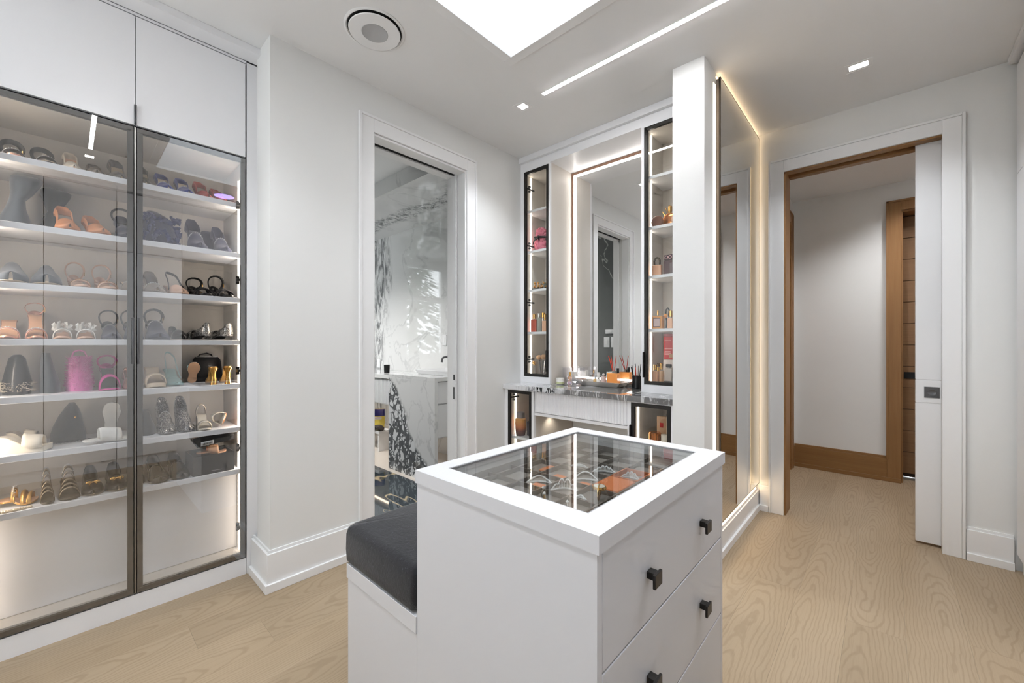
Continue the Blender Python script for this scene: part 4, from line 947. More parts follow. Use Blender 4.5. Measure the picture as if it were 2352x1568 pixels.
shoe('court_shoe', 'blue suede pump with rhinestone edge nearest the door gap, top shelf', on(0, 385), .15, G, upper=BLUE, insole=BEIGE, heel=0.088, trim=GEM, cback=0.042, toe='almond', L=0.2)
shoe('court_shoe', 'blue suede pump with rhinestone edge beside the red pumps, top shelf', on(0, 434), .15, G, upper=BLUE, insole=BEIGE, heel=0.088, trim=GEM, cback=0.042, toe='almond', L=0.2)
shoe('court_shoe', 'red pointed pump beside the blue pumps, top shelf', on(0, 480), .2, G, upper=RED, insole=TAUPEL, heel=0.09, cback=0.045, L=0.2)
shoe('court_shoe', 'red pointed pump at the lit cabinet side, top shelf', on(0, 522, -2.72), .2, G, upper=RED, insole=TAUPEL, heel=0.085, cback=0.04, L=0.2)
# second shelf
def pouch(name, label, cat, loc, prof, mat, rz=0.0, extra=None, n=22, wob=.0, group=None):
    """soft lofted body: prof rows (half depth, half width, z, y shift)"""
    r = root(name, label, cat, loc, rz, group); rr = random.Random(len(label)); m = MB(); rings = []
    for a, b, z, s_ in prof:
        rings.append([(a * math.cos(2 * PI * k / n) * (1 + wob * math.sin(5 * 2 * PI * k / n + z * 60)), s_ + b * 0.86 * math.sin(2 * PI * k / n) * (1 + wob * math.cos(4 * 2 * PI * k / n + z * 40)), z) for k in range(n)])
    m.loft(rings); mesh('body', m, mat, r, sharp=75)
    if extra: extra(r)
    return r
pouch('fabric_boot', 'slate suede slouch boot folded over at the open end of shelf two', 'boot', on(1, 30), ((.06, .05, 0, 0), (.062, .052, .03, 0), (.05, .034, .08, .004), (.04, .026, .12, .008), (.045, .036, .15, .02), (.05, .05, .19, .03), (.03, .055, .215, .035), (.012, .04, .225, .03)), GREYB, .1, wob=.03)
pouch('fabric_boot', 'charcoal boot tied like a bow beside the tan pumps, shelf two', 'boot', on(1, 118, -2.815), ((.055, .046, 0, -.01), (.055, .044, .03, -.008), (.04, .03, .08, 0), (.03, .018, .115, .002), (.036, .034, .15, .008), (.04, .052, .19, .012), (.03, .058, .212, .014), (.01, .045, .222, .012)), CHAR, .15, wob=.04)
shoe('court_shoe', 'tan rounded pump beside the charcoal boot, shelf two', on(1, 160, -2.645), .35, G, upper=TAN, insole=TAUPEL, heel=0.08, toe='almond', cback=0.05, L=0.18)
shoe('court_shoe', 'tan rounded pump leaning beside its twin, shelf two', on(1, 222, -2.65), .55, G, upper=TAN, insole=TAUPEL, heel=0.065, toe='almond', cback=0.045, L=0.2)
shoe('strap_sandal', 'navy heeled sandal with curled strap beside the door gap, shelf two', on(1, 278), .1, G, upper=NAVY, insole=CHAR, strap=CHAR, heel=0.09, ankle=('ankle', .07, .004), tv=.5, trim=None, L=0.2)
def ruffles(r):
    m = MB(); rr = random.Random(5)
    for k in range(70):
        a = rr.uniform(-1.4, 1.4); z = rr.uniform(.02, .15); R = .055 * (1 - .3 * z / .15)
        c = Vector((R * math.cos(a), .07 * math.sin(a), z)); d = Vector((.5, math.sin(a), rr.uniform(.1, .8))).normalized(); s_ = d.cross(Vector((1, 0, 0.2))).normalized()
        q = rr.uniform(.010, .022)
        m.add([c - s_ * q, c + d * q + Vector((.012, 0, 0)), c + s_ * q, c - d * .4 * q, c + Vector((.016, 0, .004))], [(0, 1, 4), (1, 2, 4), (2, 3, 4), (3, 0, 4), (3, 2, 1, 0)])
    mesh('ruffle', m, suede('midnight', (34, 46, 96)), r, kind='stuff')
pouch('ruffled_bag', 'midnight blue ruffled evening bag past the door gap, shelf two', 'bag', on(1, 372), ((.05, .085, 0, 0), (.055, .085, .03, 0), (.055, .078, .08, 0), (.048, .066, .125, -.008), (.03, .045, .155, -.02), (.012, .02, .172, -.03)), NAVY, 0, ruffles, wob=.05)
shoe('court_shoe', 'navy pump with curved rhinestone brooch beside the ruffled bag, shelf two', on(1, 455), .1, G, W=0.088, upper=NAVY, insole=NAVY, heel=0.115, trim=GEM, cback=0.075, hv=.062, tv=.5, L=0.21)
shoe('court_shoe', 'navy pump with curved rhinestone brooch at the lit cabinet side, shelf two', on(1, 517), .1, G, W=0.082, upper=NAVY, insole=NAVY, heel=0.1, trim=GEM, cback=0.07, hv=.058, tv=.5, L=0.21)
pouch('felt_pouch', 'navy felt dust pouch standing behind the rhinestone pumps', 'pouch', on(1, 487, -2.83), ((.02, .06, 0, 0), (.022, .062, .08, 0), (.018, .055, .13, 0), (.008, .04, .148, 0)), NAVY)
# third shelf
for u, lb in ((28, 'slate suede round clog at the open end of shelf three'), (106, 'slate suede round clog beside the gold trimmed sandals, shelf three')):
    shoe('suede_clog', lb, on(2, u), .08, G, W=.105, style='clog', toe='round', upper=GREYB, insole=BEIGE, solem=BEIGE, heel=.02, tv=.34, hv=.085)
for u, lb in ((168, 'nude sandal with thin ankle loop and gold braid beside the slate clogs'), (232, 'nude sandal with thin ankle loop and gold braid at the door gap')):
    shoe('strap_sandal', lb, on(2, u), .3, G, style='sandal', toe='round', upper=NUDE, insole=NUDE, strap=NUDE, heel=.035, hshape='block', ankle=('ankle', .085, .0028), band=((.66, .80, .032),), trim=GOLD)
shoe('jewelled_slipper', 'pale grey slipper with clear stones at the door gap, shelf three', on(2, 292), .1, G, W=.09, style='mule', toe='round', upper=TAUPEL, insole=BEIGE, heel=.05, trim=GEM, cback=.06)
shoe('jewelled_slipper', 'pale grey slipper with clear stones past the door gap, shelf three', on(2, 346), .1, G, W=.09, style='pump', toe='round', upper=TAUPEL, insole=BEIGE, heel=.05, trim=GEM, cback=.075)
shoe('slingback_shoe', 'nude slingback with black strap beside the black sandals, shelf three', on(2, 410), .35, G, style='sling', toe='point', upper=NUDE, insole=BEIGE, strap=BLK, heel=.05, ankle=('sling', .075, .004), cback=.05)
for u, lb, z in ((460, 'black leather sandal with looped straps beside the nude slingback', .062), (508, 'black leather sandal with tall looped strap at the cabinet side', .085)):
    shoe('strap_sandal', lb, on(2, u, -2.67), .3, G, style='sandal', toe='round', upper=BLK, insole=BLK, strap=BLK, heel=.035, hshape='block', ankle=('ankle', z, .004), band=((.56, .66, .042), (.72, .84, .036)))
# fourth shelf
shoe('heeled_sandal', 'blush heeled sandal with sparkling straps at the open end of shelf four', on(3, 12), .2, G, style='sandal', toe='almond', upper=ROSE, insole=PEACH, strap=ROSE, heel=.075, band=((.66, .80, .04),), trim=GEM, tilt=0)
shoe('heeled_sandal', 'blush heeled sandal raised on a tall heel with clear straps, shelf four', on(3, 78), .55, G, style='sandal', toe='almond', upper=ROSE, insole=PEACH, strap=ROSE, heel=.10, band=((.62, .82, .038),), trim=GEM, ankle=('ankle', .05, .002))
for u, lb in ((138, 'nude slide with a white ruffled flower beside the blush sandals'), (188, 'nude slide with a white ruffled flower beside the navy sandal')):
    shoe('flower_slide', lb, on(3, u), .1, G, style='sandal', toe='round', upper=NUDE, insole=NUDE, strap=WHT, heel=.04, hshape='block', band=((.62, .82, .04),), flower=WHT)
shoe('strap_sandal', 'navy sandal with tall thin strap beside the flower slides', on(3, 248), .2, G, style='sling', toe='almond', upper=NAVY, insole=NAVY, strap=CHAR, heel=.05, ankle=('ankle', .08, .003), tv=.45)
shoe('strap_sandal', 'navy sandal with thin strap half behind the door gap, shelf four', on(3, 296), .2, G, style='sling', toe='almond', upper=NAVY, insole=NAVY, strap=CHAR, heel=.05, ankle=('ankle', .085, .003), tv=.45)
shoe('slingback_shoe', 'navy slingback with rhinestone bar past the door gap, shelf four', on(3, 372), .1, G, W=.095, style='sling', upper=NAVY, insole=NAVY, strap=CHAR, heel=.06, ankle=('ankle', .085, .0045), trim=GEM, tv=.42, hv=.06, toe='almond')
shoe('flat_shoe', 'plain black flat between the navy slingback and the glitter heels', on(3, 420), .6, G, style='flat', upper=BLK, heel=.02, toe='round', cback=.055, L=.21)
for u, lb in ((466, 'black shoe with silver glitter counter beside the black flat'), (514, 'black shoe with silver glitter counter at the cabinet side')):
    r = shoe('glitter_shoe', lb, on(3, u, -2.69), PI + .25, G, style='flat', upper=GLIT, insole=BLK, solem=BLK, heel=.03, toe='round', cback=.068, L=.22, W=.088)
# fifth shelf
def fur(r):
    m = MB(); rr = random.Random(9)
    for k in range(260):
        a = rr.uniform(0, 2 * PI); z = rr.uniform(.012, .05); c = Vector((.058 * math.cos(a), .048 * math.sin(a), z)); d = Vector((math.cos(a), math.sin(a), rr.uniform(-.3, .5)))
        m.tube([c, c + d * rr.uniform(.008, .016)], [.0012, .0004], 3)
    mesh('fur_trim', m, pbr('cream_fur', (222, 210, 190), .9), r, kind='stuff')
pouch('fur_bootie', 'black bootie with cream fur cuff at the open end of shelf five', 'boot', on(4, 30), ((.055, .05, 0, 0), (.06, .055, .04, 0), (.05, .042, .10, 0), (.035, .03, .15, 0), (.015, .014, .165, 0)), BLK, 0, fur)
pouch('ankle_boot', 'slate suede ankle boot beside the orchid fluffy bag', 'boot', on(4, 106), ((.06, .05, 0, .004), (.06, .05, .04, .004), (.05, .036, .10, -.006), (.042, .026, .15, -.012), (.03, .02, .172, -.012)), GREYB, .1, wob=.02)
def feathers(r):
    m = MB(); rr = random.Random(4)
    for k in range(420):
        a = rr.uniform(-1.9, 1.9); z = rr.uniform(.010, .15); c = Vector((.05 * math.cos(a), .047 * math.sin(a) * (1 - .3 * z / .15), z)); d = Vector((math.cos(a), math.sin(a), rr.uniform(-.2, .9)))
        m.tube([c, c + d * rr.uniform(.012, .022)], [.0022, .0005], 3)
    mesh('fluff', m, PINK, r, kind='stuff')
    mesh('handle', MB().tube([(0, -.03, .15), (0, -.02, .175), (0, .0, .182), (0, .02, .175), (0, .03, .15)], .004, 6), PINK, r)
pouch('fluffy_bag', 'orchid pink fluffy handbag beside the slate ankle boot', 'bag', on(4, 182), ((.05, .062, 0, 0), (.055, .064, .03, 0), (.05, .052, .09, 0), (.04, .044, .14, 0), (.02, .03, .155, 0)), PINK, 0, feathers)
shoe('heeled_sandal', 'magenta patent sandal beside the fluffy pink bag', on(4, 240), .2, G, W=.09, style='sandal', toe='round', upper=MAG, insole=CHAR, strap=MAG, heel=.085, band=((.60, .84, .06),), ankle=('ankle', .06, .004), hshape='block')
shoe('flat_shoe', 'rose gold pump at the door gap, shelf five', on(4, 292), .1, G, style='pump', L=.20, W=.066, upper=ROSE, insole=BEIGE, heel=.04, toe='almond')
shoe('wedge_sandal', 'beige wedge slide past the door gap, shelf five', on(4, 357), .1, G, W=.09, style='sandal', toe='round', upper=BEIGE, insole=BEIGE, strap=BEIGE, heel=.085, hshape='wedge', band=((.60, .86, .048),), plat=.012)
shoe('heeled_sandal', 'mint slingback sandal beside the beige wedge', on(4, 405, -2.74), .3, G, style='sling', toe='square', upper=MINT, insole=MINT, strap=MINT, heel=.07, ankle=('sling', .09, .003), hv=.03)
shoe('heeled_sandal', 'mint sandal tipped up showing its peach sole', (-2.60, sy(440, -2.6), SHELF[4] + .058), .3, G, style='sandal', toe='round', upper=MINT, insole=MINT, solem=PEACH, strap=MINT, heel=.02, band=((.64, .8, .03),), tilt=-1.15, L=.12, W=.058)
def crinkle(r):
    mesh('handle', MB().tube([(.0, -.045, .13), (.005, -.03, .152), (.005, .0, .158), (.005, .02, .15), (0, .03, .13)], .004, 6), BLK, r)
    mesh('zip', MB().box(-.01, .02, -.05, .05, .136, .139), GUNM, r)
pouch('black_handbag', 'soft black leather handbag beside the gold heels', 'bag', on(4, 480, -2.815), ((.042, .082, 0, 0), (.05, .085, .03, 0), (.046, .083, .08, 0), (.036, .075, .118, .002), (.018, .06, .138, 0)), BLK, 0, crinkle, wob=.035)
for u, dz, rz_, lb in ((496, 0, PI - .12, 'gold mule with metal heel in front of the black handbag'), (531, 0.0, PI - .10, 'gold mule with metal heel at the cabinet side, shelf five')):
    shoe('gold_mule', lb, (-2.632, sy(u, -2.60), SHELF[4] + .0006), rz_, G, L=.155, W=.058, style='sandal', toe='almond', upper=GOLDL, insole=GOLDL, strap=GOLDL, heel=.085, hm=GOLD, hshape='flare', band=((.62, .82, .03),))
# sixth shelf
for k, (u, dz, lb) in enumerate(((18, 0, 'cream wedge slide standing at the open end of shelf six'), (44, 0, 'cream wedge slide in front at the open end of shelf six'))):
    shoe('wedge_slide', lb, (-2.74 + k * .13, sy(u, -2.64), SHELF[5] + .0006), PI / 2 - .15, G, L=.165, W=.095, style='sandal', toe='square', upper=CREAM, insole=GLITC if k == 0 else CREAM, strap=CREAM, heel=.06, hshape='wedge', band=((.52, .86, .046),), plat=.012)
def chain(r):
    m = MB()
    for k in range(26):
        y = -.10 + .2 * k / 25
        c = (.075 + .004 * math.sin(k), y, .006); a = k % 2
        m.tube([(c[0] + .006 * math.cos(2 * PI * i / 8) * (1 if a else .5), c[1] + .0065 * math.sin(2 * PI * i / 8), c[2] + .003 * math.cos(2 * PI * i / 8) * (0 if a else 1)) for i in range(8)], .0016, 5, closed=True)
    mesh('chain_strap', m, BLK, r, kind='stuff')
    mesh('clasp', MB().ball((.062, .03, .11), .006), GOLD, r)
pouch('chain_bag', 'dark grey slouchy bag with black chain strap on shelf six', 'bag', on(5, 146, -2.765), ((.055, .092, 0, 0), (.066, .094, .03, 0), (.06, .085, .07, 0), (.048, .062, .115, .008), (.035, .036, .15, .014), (.012, .014, .172, .016)), CHAR, 0, chain, wob=.04)
shoe('white_slide', 'white open toe slide lying flat in front on shelf six', (-2.588, sy(250, -2.60), SHELF[5] + .0006), PI / 2 + .2, G, L=.17, W=.07, style='sandal', toe='square', upper=WHT, insole=WHT, strap=WHT, heel=.02, band=((.3, .72, .05),))
shoe('white_slide', 'white open toe slide standing on its heel on shelf six', (-2.73, sy(248, -2.66), SHELF[5] + .082), .5, G, L=.16, W=.07, style='sandal', toe='square', upper=WHT, insole=WHT, strap=WHT, heel=.02, band=((.3, .72, .05),), tilt=-1.35)
pouch('ankle_boot', 'small charcoal suede bootie past the door gap, shelf six', 'boot', on(5, 340, -2.68), ((.06, .042, 0, 0), (.06, .042, .03, .0), (.045, .03, .07, -.004), (.035, .022, .105, -.004), (.012, .01, .118, 0)), CHAR, 0, wob=.03)
for u, lb in ((392, 'dark glitter platform heel past the door gap, shelf six'), (432, 'dark glitter platform heel beside the cream mule, shelf six')):
    shoe('glitter_heel', lb, on(5, u, -2.69), .15, G, W=.08, style='pump', upper=GLITD, insole=CHAR, strap=CHAR, heel=.085, cback=.075, toe='almond', trim=GEM if u < 400 else None, tv=.46, hv=.06, hshape='block')
shoe('cream_mule', 'cream mule with glitter strap at the front of shelf six', (-2.61, sy(474, -2.62), SHELF[5] + .0006), -.3, G, L=.18, W=.07, style='sandal', toe='almond', upper=CREAM, insole=CREAM, strap=GLITC, heel=.06, hshape='wedge', band=((.1, .26, .055), (.64, .84, .04)))
shoe('cream_mule', 'cream mule on its side with tan sole at the cabinet side', (-2.66, sy(508, -2.62), SHELF[5] + .040), .2, G, L=.15, W=.07, style='sandal', toe='round', upper=CREAM, insole=CREAM, solem=TAN, strap=GLITC, heel=.02, band=((.5, .8, .05),), roll=1.25)
# bottom shelf
shoe('jewelled_sandal', 'rose gold sandal covered in pearls at the open end of the bottom shelf', (-2.66, sy(25, -2.62), SHELF[6] + .0006), PI / 2 - .1, G, L=.14, W=.105, style='sandal', toe='round', upper=GOLDL, insole=PEACH, strap=GOLDL, heel=.03, band=((.34, .44, .05), (.58, .68, .045), (.74, .86, .035)), trim=GEM, plat=.0)
pl = root('pearl_strap', 'string of pearls draped over the rose gold sandal', 'pearls', (-2.561, sy(18, -2.6), SHELF[6] + .0006))
m = MB()
for k in range(15): m.ball((.0 + .006 * math.sin(k * .3), -.05 + .10 * k / 14, .0052 + .0), .0052, 8, 5)
mesh('beads', m, pbr('pearl', (232, 214, 184), .2, .2), pl, kind='stuff')
for u, x_, lb in ((98, -2.66, 'strappy pewter sandal beside the pearl sandal, bottom shelf'), (145, -2.66, 'strappy pewter sandal with silver hoops beside the black flats')):
    shoe('strappy_sandal', lb, (x_, sy(u, -2.62), SHELF[6] + .0006), .5, G, L=.21, W=.078, style='sandal', toe='almond', upper=OLIVE, insole=OLIVE, strap=pbr('pewter', (150, 138, 120), .25, .8), heel=.045, hshape='block', band=((.3, .34, .075), (.42, .46, .07), (.54, .58, .06), (.64, .68, .052), (.74, .79, .042)), trim=GEM)
for u, lb in ((200, 'black flat with gold ornament beside the pewter sandals'), (258, 'black flat with gold ornament beside the door gap')):
    shoe('ornament_flat', lb, on(6, u, -2.67), .25, G, W=.092, style='flat', toe='almond', upper=BLK, insole=OLIVE, solem=BEIGE, heel=.02, cback=.075, bow=GOLD, hv=.05)
shoe('ornament_flat', 'black flat half hidden at the door gap, bottom shelf', on(6, 303, -2.70), .2, G, W=.07, style='flat', toe='almond', upper=BLK, insole=OLIVE, heel=.02, cback=.085)
for u, lb in ((366, 'dark khaki patent loafer past the door gap, bottom shelf'), (420, 'dark khaki patent loafer beside the black shoe box')):
    shoe('patent_loafer', lb, on(6, u, -2.67), .25, G, W=.09, style='pump', toe='round', upper=pbr('patent_khaki', (66, 62, 54), .1, coat=.5), insole=CHAR, heel=.035, cback=.06, hv=.055, tv=.5, hshape='block')
# shoe box with sandals
bx = root('shoe_box', 'open black shoe box holding peach sandals on the bottom shelf', 'box', (-2.61, sy(492, -2.555), SHELF[6] + .0006), .0)
CARD = pbr('black_card', (44, 44, 44), .45, var=.05, scale=20)
m = MB().box(-.13, .055, -.088, .088, 0, .004).box(.051, .055, -.088, .088, .004, .098).box(-.13, -.126, -.088, .088, .004, .098).box(-.126, .051, -.088, -.084, .004, .098).box(-.126, .051, .084, .088, .004, .098)
mesh('tray', m, CARD, bx)
ld = mesh('lid', MB().add([(-.05, -.07, .150), (.05, -.07, .142), (.05, .09, .160), (-.05, .09, .168), (-.05, -.07, .172), (.05, -.07, .164), (.05, .09, .182), (-.05, .09, .190)], [(0, 3, 2, 1), (4, 5, 6, 7), (0, 1, 5, 4), (1, 2, 6, 5), (2, 3, 7, 6), (3, 0, 4, 7)]), CARD, bx)
mesh('barcode_label', MB().add([(.0505, -.055, .1455), (.0515, .0, .1517), (.0515, .0, .1717), (.0505, -.055, .1655)], [(0, 1, 2, 3)]), pbr('label_paper', (210, 210, 210), .6), ld, solid=.0006)
m = MB()
for k in range(14):
    y = -.047 + .003 * k + (.0007 if k % 3 else 0); z = .1466 + .1127 * (y + .055); w_ = .0008 if k % 2 else .0015
    m.box(.0517, .0524, y, y + w_, z + .003, z + .013)
mesh('barcode', m, GAP, ld, kind='stuff')
mesh('printed_line', MB().box(.0551, .0556, -.012, .034, .014, .0155), pbr('label_paper', (210, 210, 210)), bx)
shoe('boxed_sandal', 'black sandal with peach insole hanging over the shoe box edge', (-2.70, sy(468, -2.62), SHELF[6] + .128), .9, G, L=.17, W=.065, style='sandal', toe='round', upper=BLK, insole=PEACH, strap=BLK, heel=.02, band=((.4, .6, .02),), tilt=.05)
shoe('boxed_sandal', 'peach sandal lying in the black shoe box', (-2.635, sy(494, -2.56), SHELF[6] + .082), PI / 2, G, L=.13, W=.065, style='sandal', toe='round', upper=PEACH, insole=PEACH, strap=PEACH, heel=.02, band=((.35, .7, .042),))


# ------------------------------------------------------------------ keep neighbours on a shelf from touching
def world_box(r):
    lo = [9e9] * 3; hi = [-9e9] * 3
    for o in r.children_recursive:
        if o.type == 'MESH':
            for v in o.data.vertices:
                p = MW[r] @ v.co
                for i in range(3): lo[i] = min(lo[i], p[i]); hi[i] = max(hi[i], p[i])
    return lo, hi
def settle():
    pin = {'shoe_box', 'boxed_sandal', 'violet_night_light'}
    items = [o for o in bpy.data.objects if o.parent is None and o.type == 'EMPTY' and o.get('category') and -2.86 < o.location.x < -2.54 and CY0 - .1 < o.location.y < CY1 and o.location.z > .5 and o.name != 'shoe_cabinet']
    box = {o: world_box(o) for o in items}
    def shift(o, dy):
        o.location.y += dy; MW[o] = Matrix.Translation((0, dy, 0)) @ MW[o]
        lo, hi = box[o]; lo[1] += dy; hi[1] += dy
    for o in items:      # inside the carcass, behind the glass
        lo, hi = box[o]; dx = max(0, -2.879 - lo[0]) + min(0, -2.551 - hi[0] if o.name.split('.')[0] != 'violet_night_light' else 0)
        if abs(dx) > 1e-4 and o.name.split('.')[0] not in pin: o.location.x += dx; MW[o] = Matrix.Translation((dx, 0, 0)) @ MW[o]; lo[0] += dx; hi[0] += dx
    home = {o: o.location.y for o in items}; nm = lambda o: o.name.split('.')[0]
    def clash(a, b):
        A, Bx = box[a], box[b]
        if nm(a) in pin and nm(b) in pin: return 0.0
        if all(A[0][k] - .003 < Bx[1][k] and Bx[0][k] - .003 < A[1][k] for k in range(3)): return min(A[1][1], Bx[1][1]) - max(A[0][1], Bx[0][1]) + .003
        return 0.0
    def narrow(o, f):     # slimmer across the shelf
        k = 'x' if abs(math.sin(o.rotation_euler.z)) > .7 else 'y'
        c = o.location.y; setattr(o.scale, k, getattr(o.scale, k) * f)
        MW[o] = MW[o] @ Matrix.Diagonal((f if k == 'x' else 1, f if k == 'y' else 1, 1, 1)); box[o] = world_box(o)
    for it in range(90):
        for i, a in enumerate(items):
            for b in items[i + 1:]:
                d = clash(a, b) * .3
                if d > 0:
                    sg = 1 if (box[a][0][1] + box[a][1][1]) > (box[b][0][1] + box[b][1][1]) else -1
                    if nm(a) not in pin: shift(a, max(-.016, min(.016, a.location.y + sg * d - home[a])) + home[a] - a.location.y)
                    if nm(b) not in pin: shift(b, max(-.016, min(.016, b.location.y - sg * d - home[b])) + home[b] - b.location.y)
        for o in items:
            lo, hi = box[o]
            if nm(o) in pin: continue
            if lo[1] < CY0 + .030: shift(o, CY0 + .030 - lo[1])
            if hi[1] > CY1 - .030: shift(o, CY1 - .030 - hi[1])
    for it in range(12):
        for i, a in enumerate(items):
            for b in items[i + 1:]:
                d = clash(a, b)
                if d > 0:
                    for o, q in ((a, b), (b, a)):
                        if nm(o) in pin: continue
                        w_ = box[o][1][1] - box[o][0][1]; narrow(o, max(.82, (w_ - d * (1.0 if nm(q) in pin else .55)) / w_))
settle()

# ------------------------------------------------------------------ jewellery under the glass
def strand(name, label, x, y, w, d, rise, r=.0026, peaks=0, rz=0.0, n=34, mat=GEM, cat='jewellery'):
    o = root(name, label, cat, (x, y, TZ + .0015), rz, group='jewellery in the island tray'); m = MB()
    for k in range(n):
        f = k / (n - 1); a = PI * f; xx = -w / 2 + w * f; yy = d * math.sin(a)
        zz = .003 + rise * math.sin(a) * (1 if not peaks else (.55 + .45 * abs(math.sin(peaks * a))))
        m.gem((xx, yy, .003), r)
        if rise > .004:
            m.gem((xx, yy, zz), r)
            if peaks and k % 2 == 0: m.tube([(xx, yy, .003), (xx, yy, zz)], .0007, 4)
        m.gem((xx + .002, yy + .004, .003), r * .8)
    m.tube([(-w / 2 + w * k / 16, d * math.sin(PI * k / 16), .0022) for k in range(17)], .0014, 5)
    mesh('stones', m, mat, o, kind='stuff'); return o
strand('jewelled_headband', 'rhinestone headband over an orange pad, on the bathroom side of the tray', -.742, .925, .074, .016, .016, rz=.62, r=.0030)
strand('tiara', 'pointed rhinestone tiara in the front of the display tray', -.652, .925, .074, .02, .028, peaks=4, rz=.6, r=.0028)
strand('jewelled_headband', 'pearl headband standing on its edge in the middle of the tray', -.655, 1.035, .074, .014, .022, rz=.55, r=.0028)
strand('tiara', 'low floral tiara at the back of the display tray', -.650, 1.135, .074, .02, .016, peaks=6, rz=.45, r=.0034)
strand('necklace', 'slim rhinestone necklace at the vanity side of the tray', -.742, 1.135, .06, .010, .006, rz=.2, r=.0026)
strand('tiara', 'clear stone tiara inside the orange edged compartment', -.566, 1.14, .056, .012, .018, peaks=5, rz=.1, r=.0028)
strand('necklace', 'spread crystal necklace beside the watch', -.590, .905, .03, .008, .006, rz=.0, r=.0028)
def watch(x, y):
    o = root('wrist_watch', 'round gold wrist watch on the display tray', 'watch', (x, y, TZ + .001), .4)
    mesh('case', MB().lathe([(.018, .030), (.019, .034), (.017, .037), (.0005, .037)], 24), GOLD, o)
    mesh('dial', MB().lathe([(.0145, .0371), (.0145, .0376)], 24), pbr('watch_dial', (228, 222, 210), .2), o)
    mesh('band', MB().tube([(.0, .03 * math.cos(2 * PI * k / 20), -.004 + .026 + .013 * math.sin(2 * PI * k / 20)) for k in range(20)], .006, 6, closed=True, flat=(.4, 1.2)), GOLD, o)
watch(-.552, .938)
def ring(label, x, y, rz, mat):
    o = root('finger_ring', label, 'ring', (x, y, TZ + .001), rz)
    mesh('hoop', MB().tube([(.0, .010 * math.cos(2 * PI * k / 18), .0115 + .010 * math.sin(2 * PI * k / 18)) for k in range(18)], .0015, 6, closed=True), mat, o)
    mesh('stone', MB().gem((0, 0, .025), .005), GEM, o)
ring('silver ring with square stone near the front of the tray', -.672, .855, .3, STEEL)
ring('gold cocktail ring near the front corner of the tray', -.645, .825, .9, GOLD)
ring('gold ring lying beside the wrist watch', -.495, .93, .2, GOLD)
ring('pearl stud ring at the front corner of the tray', -.57, .82, .6, STEEL)

# ------------------------------------------------------------------ things on the vanity
def bottle(name, label, loc, kind, w, d, h, mat, cap=None, ch=.03, cw=.02, lab=None, rz=0.0, neck=.006, cat='bottle', group=None, capk='cyl'):
    o = root(name, label, cat, loc, rz, group)
    if kind == 'box': mesh('body', B(-w / 2, w / 2, -d / 2, d / 2, 0, h), mat, o, bev=min(w, d) * .12, seg=3)
    else:
        q = w / 2; mesh('body', MB().lathe([(q * .9, 0), (q, .004), (q, h - .006), (q * .86, h), (cw * .4, h)], 26), mat, o)
    if cap:
        if neck: mesh('neck', MB().lathe([(cw * .42, h - .001), (cw * .42, h + neck)], 16), STEEL, o)
        if capk == 'cyl': mesh('cap', MB().lathe([(cw / 2, h + neck), (cw / 2, h + neck + ch - .002), (cw / 2 - .002, h + neck + ch)], 20), cap, o)
        elif capk == 'ball': mesh('cap', MB().ball((0, 0, h + neck + cw / 2 * .9), cw / 2, 14, 8), cap, o)
        else: mesh('cap', B(-cw / 2, cw / 2, -min(cw, d) / 2, min(cw, d) / 2, h + neck, h + neck + ch), cap, o, bev=.002)
    if lab:
        mat_l, lw, lh, lz = lab
        if kind == 'box': mesh('label_patch', B(-lw / 2, lw / 2, -d / 2 - .0012, -d / 2 - .0002, lz, lz + lh), mat_l, o)
        else: mesh('label_patch', MB().lathe([(w / 2 + .0006, lz), (w / 2 + .0006, lz + lh)], 26, cap=False), mat_l, o)
    return o
AMBER = pbr('orange_liquid', (242, 158, 84), .2, coat=.3); PEACHG = pbr('peach_perfume', (228, 176, 140), .12, coat=.4); CLEARG = ACRYL
COPPER = pbr('copper_glass', (206, 128, 70), .15, .6); PLUM = pbr('plum_box', (84, 52, 52), .4); SIGNRED = pbr('red_carton', (186, 40, 40), .4)
CT = .9008
# tray
ty = root('vanity_tray', 'grey stone tray with flared sides on the marble countertop', 'tray', (-1.585, 2.740, CT))
mesh('tray_body', MB().loft([[(x, y, z) for x, y in ((-a, -b), (a, -b), (a, b), (-a, b))] for a, b, z in ((.150, .060, 0), (.188, .088, .036), (.182, .082, .036), (.146, .056, .010))]), pbr('tray_stone', (196, 191, 184), .2, .25, var=.1, scale=14), ty, bev=.001)
di = root('reed_diffuser', 'orange reed diffuser with red sticks on the grey tray', 'diffuser', (-1.507, 2.77, CT + .011))
mesh('bottle', B(-.042, .042, -.03, .03, 0, .088), AMBER, di, bev=.006, seg=3)
mesh('collar', MB().lathe([(.014, .088), (.014, .106)], 16), STEEL, di)
for a, b in ((-.05, .01), (-.038, -.006), (-.03, .012), (.02, .0)): mesh('reed', MB().cyl((a * .1, b * .2, .09), (a, b, .215), .0026, n=6), pbr('red_reed', (214, 66, 40), .5), di)
mesh('black_cap', MB().lathe([(.010, .0885), (.010, .125)], 14, (.028, .012, 0)), BLK, di)
bottle('perfume_bottle', 'ribbed clear perfume bottle with round stopper on the grey tray', (-1.585, 2.755, CT + .011), 'cyl', .04, .04, .06, pbr('blush_glass', (206, 186, 180), .1, coat=.5), pbr('stopper', (226, 224, 222), .2), .02, .018, capk='ball')
bottle('lotion_tube', 'white cone shaped lotion tube on the grey tray', (-1.62, 2.74, CT + .011), 'cyl', .03, .03, .04, WHT, WHT, .045, .018)
bottle('serum_bottle', 'small amber serum bottle with dropper on the grey tray', (-1.668, 2.775, CT + .011), 'cyl', .03, .03, .035, pbr('serum_amber', (222, 180, 116), .1, coat=.4), pbr('dropper', (170, 176, 180), .3), .03, .012)
cp = root('brush_cup', 'black cup of makeup pencils beside the grey tray', 'cup', (-1.315, 2.755, CT))
